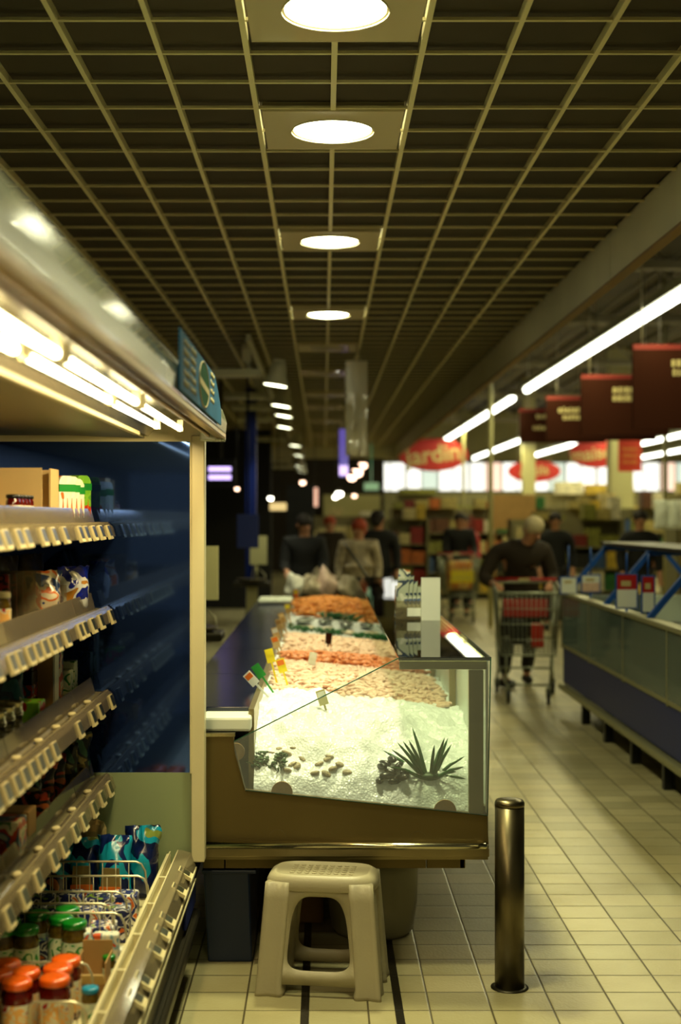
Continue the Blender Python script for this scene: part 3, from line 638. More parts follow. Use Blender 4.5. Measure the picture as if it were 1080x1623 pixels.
for q, (X, Y) in enumerate(((-.82, 3.60), (-.82, 3.72), (-.90, 3.66))):
    boxy('tan_box', ['tan box with folded lid on the fourth shelf, nearest', 'tan box on the fourth shelf, second', 'tan box behind the other two on the fourth shelf'][q], 'box', X-.04, X+.04, Y-.05, Y+.05, Z4, Z4+.10, 'card' if q else 'carton_multi', 'tan boxes on the fourth shelf')
# ================================================================== FISH COUNTER
Y0 = 4.9; Y1 = 11.6; K = F/Y0
fc = thing('fish_counter', 'long stainless fish counter with a glass screen and blue worktop', 'counter', (.08, 8.2, 0)); fo = Vector(fc.location)
def cp(mb, name, mt_, bevel=0, seg=2):
    o = mb.build(name, mt_, fc, bevel, seg=seg); o.location = -fo; return o
def e(px, py): p = at(px, py, Y0); return (p.x, p.z)
A, B, C_, D, E_, A2 = e(371, 1175), e(632, 1043), e(778, 1043), e(773, 1292), e(389, 1252), e(372, 1190)
XL = -.43
cp(MB().prism([(XL, .41), (.585, .41), (D[0], D[1]), E_, (A[0], .805), (A[0], .83), (XL, .83)], Y0, Y0+.03, 'y'), 'end_panel', 'steel_end', .003)
cp(MB().box(XL, A[0]+.004, Y0-.006, Y0+.04, .822, .834), 'end_panel_lip', 'bright_steel')
mat('clamp', 'b8905c', .4, .3)
for px, py, r_ in ((447, 1256, 17), (706, 1286, 18), (374, 1192, 14)):
    p = at(px, py, Y0); rr_ = r_*Y0/F
    cp(MB().prism([(p.x+rr_*math.cos(2*PI*k/28), p.z+rr_*math.sin(2*PI*k/28)) for k in range(28)], Y0+.001, Y0+.012, 'y'), 'glass_clamp', 'clamp')
for px, py in ((440, 1328), (663, 1331)):
    p = at(px, py, Y0); cp(MB().prism([(p.x+.03*math.cos(2*PI*k/24), p.z+.03*math.sin(2*PI*k/24)) for k in range(24)], Y0-.003, Y0+.001, 'y'), 'rail_bracket', 'steel_end')
cp(MB().tube([(XL, Y0-.03, .446), (.54, Y0-.03, .441), (.565, Y0-.022, .440), (.57, Y0+.0, .440)], .0125, 12), 'bumper_rail', 'bright_steel')
cp(MB().box(XL, .585, Y0-.012, Y0+.02, .398, .43), 'end_ledge', 'steel', .004)
sk = MB(); xs = [XL, at(355, 0, Y0).x, at(678, 0, Y0).x, .506]
for a, b_ in zip(xs, xs[1:]): sk.box(a+.001, b_-.002, Y0+.05, Y0+.07, .344, .41)
cp(sk.box(.486, .506, Y0+.05, Y1, .344, .41), 'skirt', 'steel_end', .002)
cp(MB().box(XL, .585, Y0+.03, Y1, .38, .42).box(.565, .585, Y0+.03, Y1, .42, .57).box(XL-.12, XL-.10, Y0+.2, Y1, .1, .88), 'body', 'steel')
cp(MB().box(-.25, .30, 5.9, Y1, 0, .38), 'plinth', 'black_matte')
# worktop slabs, staff side
wt = MB(); y = Y0+.18
for q, y2 in enumerate((6.15, 7.3, 8.45, 9.6, 10.75, Y1)):
    wt.box(-.55, -.262, y, y2-.008, .875, .902); y = y2
cp(wt, 'worktop', 'navy_top', .003)
cp(MB().box(-.27, -.25, Y0+.1, Y1, .60, .905), 'display_back_edge', 'steel')
# glass
cp(MB().prism([A, B, C_, D, E_, A2], Y0-.006, Y0+.0, 'y'), 'end_glass', 'glass_end')
mat('post_steel', '9a8f60', .4, .35); mat('glass_edge', '1f5a40', .2)
ge = MB()
for a, b_ in ((A, B), (C_, D), (D, E_)): ge.tube([(a[0], Y0-.004, a[1]), (b_[0], Y0-.004, b_[1])], .0022, 6)
cp(ge, 'glass_edge', 'glass_edge')
cp(MB().box(B[0], C_[0], Y0, Y1-.2, 1.092, 1.101), 'glass_top', 'glass_shelf')
cp(MB().box(B[0], C_[0], Y0-.003, Y0+.001, 1.090, 1.102).box(C_[0]-.001, C_[0]+.003, Y0, Y1-.2, 1.091, 1.102), 'glass_top_edge', 'black')
cp(MB().box(.575, .583, Y0+.01, Y1-.2, .55, 1.092), 'front_glass', 'glass_misted')
cp(MB().box(at(744, 0, Y0).x, at(768, 0, Y0).x-.002, Y0+.008, Y0+.035, D[1]-.01, 1.055), 'corner_post', 'post_steel')
cp(MB().box(B[0]+.004, .578, Y0+.006, Y0+.03, 1.058, 1.088), 'top_rail', 'post_steel', .002)
for q in range(1, 6): cp(MB().box(.545, .572, Y0+q*1.1, Y0+q*1.1+.03, .56, 1.088), 'glass_post', 'steel')
# white board
bd = tag(MB().box(-.085, .085, -.13, .13, 0, .052).build('cutting_board', 'white_plastic', None, .010, (at(362, 0, 5.05).x, 5.06, .834), (0, 0, 0)), 'thick white cutting board at the near left corner of the fish counter', 'cutting board')
bd.scale = (1.05, 1, 1)
# ice
def ice_z(x, y):
    t_ = (x+.25)/.82; z = .865-.085*t_; ze = .612-.085*t_
    return z-(z-ze)*math.exp(-max(0, y-Y0-.03)/.22)
def icemesh(ya, yb, name, label, amp, ny, hump=0.0):
    nx = 90; vv = []; ff = []
    for j_ in range(ny+1):
        y = ya+(yb-ya)*j_/ny
        for i in range(nx+1):
            x = -.249+.823*i/nx; z = ice_z(x, y)
            ed_ = min(1, .15+(y-Y0)/.25)
            z += noise.fractal(Vector((x*6, y*6, 3)), 1, 2, 4)*amp*ed_ + noise.noise(Vector((x*45, y*45, 0)))*.006+noise.noise(Vector((x*110, y*110, 5)))*.003
            z += hump*math.sin(PI*(y-ya)/(yb-ya))*max(0, 1-((x-.1)/.5)**2)
            vv.append((x, y, z))
    for j_ in range(ny):
        for i in range(nx): a = j_*(nx+1)+i; ff.append((a, a+1, a+nx+2, a+nx+1))
    # the heap goes down to the tray along the end glass and the front glass
    n0 = len(vv); vv += [(vv[i][0], ya-.0015, .50) for i in range(nx+1)]; ff += [(i+1, i, n0+i, n0+i+1) for i in range(nx)]
    n1 = len(vv); e_ = [j_*(nx+1)+nx for j_ in range(ny+1)]; vv += [(vv[k_][0], vv[k_][1], .50) for k_ in e_]; ff += [(e_[k_], e_[k_+1], n1+k_+1, n1+k_) for k_ in range(ny)][::1]
    return tag(MB().add(vv, ff, True).build(name, 'ice'), label, 'ice', None, 'stuff')
icemesh(Y0+.032, 5.9, 'crushed_ice', 'white crushed ice heaped behind the end glass of the fish counter', .045, 190, .06)
icemesh(5.9, Y1-.02, 'crushed_ice', 'white crushed ice bed along the rest of the fish counter', .02, 200)
# seafood
mat('shrimp', 'dc8a58', .35, var=.25, vscale=50); mat('shrimp_pale', 'e6c4ae', .35, var=.2, vscale=50); mat('orange_pile', 'e09040', .4, var=.3, vscale=40)
def shrimps(label, ya, yb, hump, mt_, n_, sd, size=.03, x0=-.22, x1=.52):
    rn_ = random.Random(sd); m_ = MB()
    for k_ in range(n_):
        x = rn_.uniform(x0, x1); y = rn_.uniform(ya, yb)
        z = ice_z(x, y)+.012+hump*math.sin(PI*(y-ya)/(yb-ya))**.6*math.sin(PI*(x-x0+.05)/(x1-x0+.1))**.5
        a = rn_.uniform(0, 2*PI); s_ = size*rn_.uniform(.8, 1.2); ti = rn_.uniform(-.5, .5); pts = []
        for q in range(5):
            th = -1.2+2.4*q/4; dx, dy, dz = math.sin(th)*s_, (math.cos(th)-.6)*s_, ti*math.sin(th)*s_*.5
            pts.append((x+dx*math.cos(a)-dy*math.sin(a), y+dx*math.sin(a)+dy*math.cos(a), z+dz))
        m_.tube(pts, [s_*.12, s_*.28, s_*.32, s_*.24, s_*.08], 5)
    # the core of the heap
    nx, ny = 30, 24; vv = []; ff = []
    for j_ in range(ny+1):
        for i in range(nx+1):
            x = x0+(x1-x0)*i/nx; y = ya+(yb-ya)*j_/ny; ed = min(i, nx-i, j_, ny-j_)
            vv.append((x, y, ice_z(x, y)-.03+(.032 if ed else 0)+hump*max(0, math.sin(PI*j_/ny))**.6*max(0, math.sin(PI*i/nx))**.5))
    for j_ in range(ny):
        for i in range(nx): a = j_*(nx+1)+i; ff.append((a, a+1, a+nx+2, a+nx+1))
    m_.add(vv, ff, True)
    return tag(m_.build('shrimp_pile', mt_), label, 'shrimp', None, 'stuff')
shrimps('pale pink shrimp heap nearest the end glass', 5.85, 6.95, .035, 'shrimp_pale', 900, 1)
shrimps('deep orange ridge of shrimp behind the pale heap', 6.95, 7.3, .05, 'shrimp', 400, 2)
shrimps('pinkish shrimp bed in the middle of the fish counter', 7.5, 8.6, .03, 'shrimp_pale', 700, 3)
shrimps('bright orange mound at the far end of the fish counter', 10.3, 11.5, .12, 'orange_pile', 700, 4, .035)
mat('fish_silver', '9aa098', .25, .5, var=.4, vscale=20); mat('fillet', 'd8c8b0', .35, var=.2, vscale=12); mat('shell', 'a8987a', .5, var=.5, vscale=40, bump=.6, bscale=80); mat('mussel', '181a1c', .3, var=.4, vscale=30)
def fish(label, x, y, rz, L_=.3, mt_='fish_silver', group=None):
    g = thing('whole_fish', label, 'fish', (x, y, ice_z(x, y)+.03), rz, group)
    n = 12; pts = []; rs = []
    for i in range(n): u = i/(n-1); pts.append(((u-.5)*L_, 0, 0)); rs.append(L_*(.02+.13*math.sin(PI*min(1, u*1.08))**.8*(1-.35*u)))
    m_ = MB().tube(pts, rs, 10); m_.v = [(a, b_*1.3, c__*.6) for a, b_, c__ in m_.v]; m_.build('body', mt_, g)
    MB().prism([(.45*L_, 0), (.60*L_, .10*L_), (.56*L_, 0), (.60*L_, -.10*L_)], -.003, .003, 'z').build('tail', mt_, g)
    return g
fl = ['silver fish nearest the orange mound, left', 'silver fish second from the left before the orange mound', 'silver fish in the middle before the orange mound', 'silver fish right of the middle before the orange mound', 'silver fish furthest right before the orange mound']
for q in range(5): fish(fl[q], -.12+q*.14, 9.6+.1*(q % 2), 1.2+.15*q, group='silver fish before the orange mound')
for q in range(5):
    x = -.12+q*.14; y = 9.05+.06*(q % 2)
    o = MB().ball((0, 0, 0), .07, 12, (1, .6, .25)).build('fish_fillet', 'fillet', None, 0, (x, y, ice_z(x, y)+.02), (0, 0, q)); tag(o, ['pale fillet furthest left behind the pink shrimp bed', 'pale fillet second from left behind the pink bed', 'pale fillet in the middle behind the pink bed', 'pale fillet right of the middle behind the pink bed', 'pale fillet furthest right behind the pink bed'][q], 'fish fillet', 'pale fillets behind the pink shrimp bed')
def greens(label, x, y, wx, wy, n_, sd, h=.05, mt_='leaf'):
    rn_ = random.Random(sd); m_ = MB()
    for k_ in range(n_):
        px_ = x+rn_.uniform(-wx, wx); py_ = y+rn_.uniform(-wy, wy); z = ice_z(px_, py_)+.01; a = rn_.uniform(0, 6.28); l = h*rn_.uniform(.5, 1.1)
        m_.tube([(px_, py_, z), (px_+math.cos(a)*l*.4, py_+math.sin(a)*l*.4, z+l*.6), (px_+math.cos(a)*l, py_+math.sin(a)*l, z+l*.7)], [.002, .006, .001], 4)
    return tag(m_.build('seaweed_garnish' if mt_ == 'seaweed' else 'parsley_garnish', mt_), label, 'garnish', None, 'stuff')
greens('green seaweed sprigs at the left corner behind the end glass', -.20, 5.03, .06, .03, 110, 1, .028, 'seaweed')
greens('green parsley row at the right behind the pink shrimp', .35, 8.8, .15, .08, 120, 2)
greens('green parsley row at the left before the silver fish', -.05, 8.9, .18, .06, 90, 3)
greens('thin green garnish line on the pale ice behind the orange shrimp', .15, 7.4, .16, .03, 70, 4, .04)
greens('green garnish between silver fish and orange mound', .12, 10.1, .12, .06, 80, 5, .08)
ol_ = []
rn = random.Random(9)
ox = [(440, 1205), (455, 1212), (468, 1203), (480, 1216), (492, 1209), (505, 1221), (516, 1212), (528, 1224), (540, 1216), (552, 1226), (470, 1222), (500, 1200), (425, 1198), (535, 1204), (432, 1212), (446, 1196), (462, 1222), (488, 1196), (498, 1228), (510, 1204), (522, 1208), (545, 1206), (476, 1206), (518, 1230), (456, 1228), (560, 1216)]
for q, (px, py) in enumerate(ox):
    Y = 4.99+.045*((1232-py)/36)*3+.01*(q % 2); x = (px-VX)*Y/F; z = ice_z(x, Y)+.010
    o = MB().ball((0, 0, 0), .020, 10, (1.2, .9, .45)).build('oyster', 'shell', None, 0, (x, Y, z), (rn.uniform(-.5, .5), rn.uniform(-.4, .4), rn.uniform(0, 6)))
    tag(o, 'brownish oyster in the loose row lying on the ice behind the end glass', 'oyster', 'oysters on the ice')
for q in range(11):
    Y = 5.0+.035*(q % 3); px = 602+4*q; x = (px-VX)*Y/F
    o = MB().ball((0, 0, 0), .020, 10, (1.5, .8, .6)).build('mussel', 'mussel', None, 0, (x, Y, ice_z(x, Y)+.015+.018*(q % 2)), (rn.uniform(-.5, .5), rn.uniform(-.4, .4), rn.uniform(0, 6)))
    tag(o, 'dark mussel in the small cluster left of the spiky green plant', 'mussel', 'mussels left of the plant')
# spiky plant
bp_ = at(682, 1248, 5.04); bp_.z = ice_z(bp_.x, 5.04)+.005
pt = thing('spiky_plant', 'spiky dark green agave-like plant on the ice behind the end glass', 'plant', bp_)
tips = [(655, 1155), (637, 1170), (620, 1186), (608, 1196), (614, 1210), (630, 1178), (648, 1188), (704, 1165), (712, 1170), (718, 1182), (700, 1190), (738, 1200), (735, 1212), (738, 1232), (736, 1246), (690, 1182), (724, 1222), (606, 1222), (645, 1165)]
for q, (px, py) in enumerate(tips):
    tp = at(px, py, 5.04+rn.uniform(-.06, .06))-bp_; tp.y = rn.uniform(-.05, .07)
    base = Vector((tp.x*.18, rn.uniform(-.015, .015), .0)); mid = base.lerp(tp, .5)+Vector((0, 0, .008))
    side = Vector((-(tp-base).z, 0, (tp-base).x)).normalized(); d_ = Vector((0, 1, 0)); vv = []; ff = []
    for i in range(7):
        u = i/6; p = base.lerp(mid, u*2) if u < .5 else mid.lerp(tp, u*2-1); w2 = .0085*(1-u)**.55*(.75+.6*u)
        vv += [p-side*w2, p+d_*.003*(1-u), p+side*w2, p-d_*.003*(1-u)]
    for i in range(6):
        for k_ in range(4): ff.append((4*i+k_, 4*i+(k_+1) % 4, 4*i+4+(k_+1) % 4, 4*i+4+k_))
    MB().add(vv, ff, True).build('leaf', 'leaf', pt)
MB().ball((0, 0, .004), .032, 12, (1.3, 1, .5)).build('root_ball', 'seaweed', pt)
# price markers at the staff edge
def marker(label, x, y, h, mt_, tagm, lean, grp, w_=.018):
    g = thing('price_marker', label, 'price marker', (x, y, ice_z(x, y)-.01), 0, grp)
    R_ = (lean[0], lean[1], 0)
    MB().box(-.004, .004, -.002, .002, 0, h).build('stem', mt_, g, rot=R_)
    MB().box(-w_, w_, -.003, -.001, h-.06, h).build('card', mt_, g, rot=R_)
    MB().box(-w_*.8, w_*.8, -.0045, -.003, h-.028, h-.006).build('price_patch', tagm, g, rot=R_)
    return g
mk = [('yellow price marker with an orange square, nearest the white board', -.18, 5.55, .19, 'paper', 'orange', (0, -.75)), ('tall yellow price marker second from the white board', -.19, 5.95, .19, 'yellow', 'yellow', (0, -.25)), ('dark green price marker behind the nearest yellow one', -.19, 5.75, .17, 'green', 'green', (0, -.6)), ('yellow price marker with an orange top, right of the tall yellow one', -.14, 5.9, .16, 'yellow', 'orange', (0, -.3)), ('pale price marker with an orange tip beside the orange shrimp', -.20, 6.9, .16, 'card_light', 'orange', (0, -.3)), ('pale slim price marker behind the orange-tipped one', -.21, 7.3, .17, 'card_light', 'paper', (0, -.3)), ('pale slim price marker at the middle of the counter edge', -.21, 7.9, .17, 'card_light', 'card', (0, -.3)), ('brownish price marker past the middle of the counter edge', -.21, 8.4, .17, 'card', 'card_light', (0, -.3)), ('brownish price marker next to the silver fish', -.21, 9.2, .17, 'card', 'yellow', (0, -.2)), ('orange-tipped price marker at the far end of the counter edge', -.19, 10.4, .2, 'orange', 'yellow', (0, -.1)),
      ('dark upright price marker standing in the pink shrimp bed', .02, 7.75, .12, 'maroon', 'maroon', (0, .1)), ('grey translucent price card standing in the crushed ice', .03, 5.35, .15, 'wall_cream', 'white_plastic', (.1, -.3)), ('pale price card leaning in the pale shrimp heap', -.07, 6.6, .12, 'white_plastic', 'paper', (.1, .2))]
for a in mk: marker(*a, 'price markers stuck along the fish counter')
# leaflet holder on glass top
gz = 1.101
lh = thing('leaflet_holder', 'clear leaflet rack standing on the glass top of the fish counter', 'leaflet holder', (.425, 6.75, gz))
MB().box(-.075, .055, -.04, .04, 0, .006).box(-.075, .055, -.043, -.040, .0, .09).box(-.075, .055, .040, .043, 0, .16).box(-.077, -.075, -.04, .04, 0, .14).build('rack', 'acrylic', lh)
MB().box(-.02, .045, -.046, -.043, .015, .055).build('front_label', 'paper', lh)
pack('leaflet', ['48608a', 'c8ccc0', 'a8b0a0', '2c3c54', 'd8d4c0', 'b87848'], 9, .4)
for q in range(6):
    o = MB().box(-.028, .028, -.002, .002, 0, .235-.028*q).build('leaflet', 'leaflet', None, 0, (.372+.021*q, 6.725+.010*q, gz+.007), (-.12, .10, 0)); tag(o, ['tallest leaflet at the left of the rack', 'leaflet second from the left in the rack', 'leaflet third from the left in the rack', 'leaflet fourth from the left in the rack', 'leaflet fifth from the left in the rack', 'shortest leaflet at the right of the rack'][q], 'leaflet', 'leaflets in the rack')
tag(MB().box(-.045, .045, -.012, -.009, 0, .205).box(-.045, .045, .009, .012, 0, .205).box(-.045, .045, -.012, .012, .202, .205).build('folded_card', 'paper', None, 0, ((683-VX)*6.65/F, 6.65, gz), (0, 0, 0)), 'blank white folded card standing right of the leaflet rack', 'card')
# ================================================================== STOOL
st = thing('plastic_stool', 'beige moulded plastic step stool under the end of the fish counter', 'stool', (.0, 4.735, 0), -.14)
HB, HT = (.205, .135), (.172, .105); SH = .40
def corner(u, v, z): # frustum position
    t_ = z/SH; return (u*(HB[0]+(HT[0]-HB[0])*t_), v*(HB[1]+(HT[1]-HB[1])*t_), z)
def side_panel(front):
    # polygons from outer rim to arched window, local (s in -1..1, z)
    n = 64; outer = []; inner = []
    for k in range(n):
        a = 2*PI*k/n; ca, sa = math.cos(a), math.sin(a)
        m_ = max(abs(ca), abs(sa)); outer.append((.80*ca/m_, .205+.165*sa/m_))
        # arched window: bottom flat, top round, wider at bottom
        x_ = .56*math.copysign(abs(ca)**.45, ca); z_ = .208+(.122*math.copysign(abs(sa)**(.8 if sa > 0 else .3), sa)); x_ *= 1-.12*(z_-.1)/.2
        inner.append((x_, z_+.0))
    vv = []; ff = []
    def P3(s_, z, off):
        t_ = z/SH; hx, hy = HB[0]+(HT[0]-HB[0])*t_, HB[1]+(HT[1]-HB[1])*t_
        return (s_*hx, -hy+off, z) if front else (hx-off, s_*hy, z)
    for k in range(n):
        for off in (.0, .006):
            vv += [P3(*outer[k], off+.003), P3(*inner[k], off+.003)]
    for k in range(n):
        a = 4*k; b_ = 4*((k+1) % n)
        ff += [(a, a+1, b_+1, b_), (a+2, b_+2, b_+3, a+3), (a+1, a+3, b_+3, b_+1), (a, b_, b_+2, a+2)]
    return vv, ff
body = MB()
for fr_ in (True, False):
    vv, ff = side_panel(fr_)
    body.add(vv, ff, True); body.add([(-a, -b_, c__) for a, b_, c__ in vv], ff, True)
body.build('side_shell', 'stool', st)
for u in (-1, 1):
    for v in (-1, 1):
        lg = MB(); rings = []
        for z in (0, .012, .03, .12, .22, .32, .375):
            cx_, cy__, _ = corner(u, v, z); w2 = .046 if z > .02 else .05; cx_ -= u*w2*.75; cy__ -= v*w2*.75
            ring = []
            for k in range(20):
                a = 2*PI*k/20; ca, sa = math.cos(a), math.sin(a); p_ = .45
                rr_ = w2
                # groove down the outward faces
                gx = ca if u > 0 else -ca; gy = sa if v > 0 else -sa
                th_ = math.atan2(gy, gx); gr = .013*max(0, 1-abs(th_)/.5)+.013*max(0, 1-abs(th_-PI/2)/.5)
                ring.append((cx_+math.copysign(abs(ca)**p_, ca)*(rr_-gr), cy__+math.copysign(abs(sa)**p_, sa)*(rr_-gr), z))
            rings.append(ring)
        vv = [q for R_ in rings for q in R_]; ff = []
        for i in range(len(rings)-1):
            for k in range(20): ff.append((i*20+k, i*20+(k+1) % 20, (i+1)*20+(k+1) % 20, (i+1)*20+k))
        ff += [tuple(range(20))[::-1], tuple((len(rings)-1)*20+k for k in range(20))]
        lg.add(vv, ff, True).build('leg', 'stool', st)
top = MB(); n = 56
prof = [(1.0, .345), (1.035, .35), (1.03, .372), (.985, .388), (.90, .397), (.86, .398), (.84, .393), (.001, .394)]
rings = []
for s_, z in prof:
    ring = []
    for k in range(n):
        a = 2*PI*k/n; ca, sa = math.cos(a), math.sin(a); p_ = .5
        ring.append((math.copysign(abs(ca)**p_, ca)*HT[0]*1.06*s_, math.copysign(abs(sa)**p_, sa)*HT[1]*1.06*s_, z))
    rings.append(ring)
vv = [q for R_ in rings for q in R_]; ff = [(i*n+k, i*n+(k+1) % n, (i+1)*n+(k+1) % n, (i+1)*n+k) for i in range(len(rings)-1) for k in range(n)]
ff.append(tuple(range(n))[::-1])
top.add(vv, ff, True).build('seat', 'stool', st)
gr = MB()
for i in range(9):
    for j_ in range(5): gr.prism([(-.10+i*.025+.008*math.cos(q*PI/3), -.052+j_*.026+.008*math.sin(q*PI/3)) for q in range(6)], .393, .396, 'z')
gr.build('grip_pattern', 'stool', st)
# bollard
bo_ = thing('steel_bollard', 'brushed steel bollard in front of the corner of the fish counter', 'bollard', (.632, 4.712, 0))
MB().lathe([(.050, .0), (.050, .615)], n=40).build('post', 'brushed', bo_)
MB().lathe([(.0505, .617), (.0505, .628), (.046, .637), (.02, .641), (.001, .641)], n=40).build('cap', 'brushed', bo_)
MB().lathe([(.064, 0), (.064, .003), (.052, .006)], n=32).build('base_ring', 'dark_steel', bo_)
# floor objects under counter
bb = thing('blue_bin', 'dark blue plastic bin on the floor left of the stool', 'bin', (-.335, 5.10, 0))
MB().add([(-.08, -.12, 0), (.08, -.12, 0), (.08, .12, 0), (-.08, .12, 0), (-.095, -.14, .33), (.07, -.14, .33), (.095, .14, .33), (-.095, .14, .33)], [(3, 2, 1, 0), (0, 1, 5, 4), (1, 2, 6, 5), (2, 3, 7, 6), (3, 0, 4, 7), (4, 5, 6, 7)]).build('bin_body', 'blue_bin', bb, .006)
MB().box(-.1, .095, -.145, .145, .322, .335).build('bin_rim', 'blue_bin', bb, .003)
dm = thing('round_drum', 'round beige plastic drum standing behind the stool', 'drum', (.19, 5.36, 0))
MB().lathe([(.14, 0), (.158, .02), (.172, .12), (.175, .25), (.172, .33)], n=40).build('drum_body', 'drum', dm)
MB().lathe([(.172, .325), (.178, .33), (.178, .34), (.15, .341)], n=40).build('drum_rim', 'cream_plastic', dm)
boxy('plastic_crate', 'dark brown low crate seen through the opening of the stool', 'crate', -.13, -.0, 5.45, 5.8, 0, .24, 'card', None, .01)
# ================================================================== ITEMS BEHIND THE COUNTER, LEFT
# hanging crinkled plastic sleeve
hs = thing('hanging_plastic_sleeve', 'crinkled clear plastic sleeve hanging from the grid ceiling', 'plastic sleeve', (at(566, 0, 12.7).x, 12.7, 0))
top_z = ZC; zt = at(0, 572, 12.7).z; zb = at(0, 724, 12.7).z
for sgn, dx in ((1, 0), (-1, .035)):
    nx, nz = 14, 40; vv = []; ff = []
    for i in range(nx+1):
        for j_ in range(nz+1):
            u = i/nx; v = j_/nz; cr = max(0, v-.35)
            vv.append(((u-.5)*.19-.01+dx*.3+.03*cr*noise.noise(Vector((u*2, v*5, sgn))), sgn*.012+.05*cr*noise.noise(Vector((u*6, v*7, sgn*3)))+.03*math.sin(u*9+v*3)*cr, zt+(zb-zt)*v*(1-.12*abs(noise.noise(Vector((u*5, 1, sgn)))))))
    for i in range(nx):
        for j_ in range(nz): a = i*(nz+1)+j_; ff.append((a, a+1, a+nz+2, a+nz+1))
    MB().add(vv, ff, True).build('sleeve', 'sleeve', hs)
MB().tube([(0, 0, ZC), (.01, 0, ZC-.06), (-.03, 0, zt+.02), (-.04, 0, zt)], .004, 6).tube([(0, 0, ZC), (.035, 0, zt+.03), (.03, 0, zt)], .004, 6).build('hook_wire', 'wire', hs)
MB().box(-.1, -.085, -.004, .004, zb+.25, zt).build('edge_strip', 'wall_cream', hs)
# weighing scales
def scale_(label, X, Y, zt):
    g = thing('weighing_scale', label, 'scale', (X, Y, 0))
    MB().box(-.06, .06, -.06, .06, 0, zt).build('stand', 'wall_cream', g)
    MB().box(-.2, .2, -.15, .15, zt, zt+.05).build('tray_base', 'dark_steel', g, .01)
    MB().lathe([(.02, zt+.05), (.14, zt+.055), (.17, zt+.08)], n=24).build('pan', 'brushed', g)
    MB().tube([(-.02, .16, zt), (.02, .16, zt+.25), (.14, .16, zt+.12), (.15, .16, zt)], .008, 6).build('arm', 'wire', g)
    MB().box(-.02, .17, -.02, .02, zt+.24, zt+.56).tube([(.05, 0, zt+.04), (.05, 0, zt+.3)], .015, 6).build('display_panel', 'wall_cream', g)
    return g
scale_('weighing scale with upright grey panel just behind the case post', -.80, 8.3, .86)
scale_('weighing scale in the dark further behind the worktop', -.80, 15.5, .82)
boxy('white_tray', 'shallow white tray at the far end of the blue worktop', 'tray', -.52, -.25, 10.9, 11.35, .903, .945, 'white_plastic', None, .015)
emit('screen_glow', (.62, .45, 1), 2.0); emit('screen_dark', (.05, .02, .08), .5); emit('blue_glow', (.05, .08, .9), .8)
tv = thing('ceiling_screen', 'wall screen glowing violet in the dark behind the case post', 'screen', at(350, 750, 16))
MB().box(-.17, .17, 0, .04, -.16, .16).build('case', 'black', tv)
MB().box(-.14, .12, -.003, 0, .02, .075).box(-.14, .12, -.003, 0, -.075, -.02).build('lit_panel', 'screen_glow', tv)
MB().tube([(0, .02, .16), (0, .02, ZC+.03-at(350, 750, 16).z)], .02, 8).build('hanger', 'black', tv)
mat('blue_sheet', '2a3a80', .5)
p = at(393, 842, 14); sgn = thing('blue_notice_board', 'plain blue hanging board in the dark behind the fish counter', 'board', p)
MB().box(-.11, .11, -.006, .006, -.17, .17).build('board', 'blue_sheet', sgn, .02); MB().tube([(0, .01, .17), (0, .01, ZC+.03-p.z)], .012, 6).build('hanger', 'navy', sgn)
struct(MB().box(-.95, -.82, 16.9, 17.05, 0, ZC).build('trim_3', 'navy'))
# service desk mass behind staff zone
sd = thing('preparation_cabinet', 'tall dark cabinet standing in the shade behind the scales', 'cabinet', (-1.75, 12.0, 0))
MB().box(-.7, .7, -.3, .3, 0, 2.1).build('carcass', 'black', sd, .01); MB().box(-.01, .01, -.31, -.30, .1, 2.0).build('door_gap', 'wall_cream', sd); MB().tube([(.06, -.33, .9), (.06, -.33, 1.2)], .01, 6).build('handle', 'brushed', sd)
# second counter beyond
c2 = thing('delicatessen_counter', 'second lit counter heaped with pale goods beyond the fish counter', 'counter', (.05, 13.5, 0))
MB().box(-.4, .5, -1.2, 1.6, 0, .82).build('body', 'steel', c2, .01)
MB().prism([(.49, .82), (.50, .82), (.18, 1.30), (.17, 1.30)], -1.2, 1.6, 'y').build('slanted_glass', 'glass', c2)
MB().tube([(.18, -1.2, 1.30), (.50, -1.2, .82)], .012, 6).tube([(.18, -1.2, 1.30), (.18, 1.6, 1.30)], .012, 6).build('glass_frame', 'dark_steel', c2)
mat('pale_goods', 'b8a888', .5, var=.5, vscale=15); mat('white_goods', 'd8d4c0', .4, var=.4, vscale=10); rn = random.Random(21)
for q in range(14):
    x = -.25+.15*(q % 4)+rn.uniform(-.02, .02); y = 12.7+.3*(q//4); z = .82
    m_ = MB().ball((0, 0, .09), .1, 18, (1, 1, .9)); m_.v = [tuple(Vector(p_)*(1+.45*noise.noise(Vector(p_)*14+Vector((q, 0, 0))))) for p_ in m_.v]; zl = min(p_[2] for p_ in m_.v); m_.v = [(a, b_, c__-zl) for a, b_, c__ in m_.v]
    o = m_.build('wrapped_bundle', ['white_goods', 'pale_goods', 'shrimp_pale', 'pale_goods'][q % 4], None, 0, (x, y, z), (0, 0, q)); o.scale = (.9, 1, .8+.7*rn.random())
    tag(o, 'pale wrapped bundle among the heap on the counter beyond the fish counter', 'bundle', 'pale bundles on the far counter')
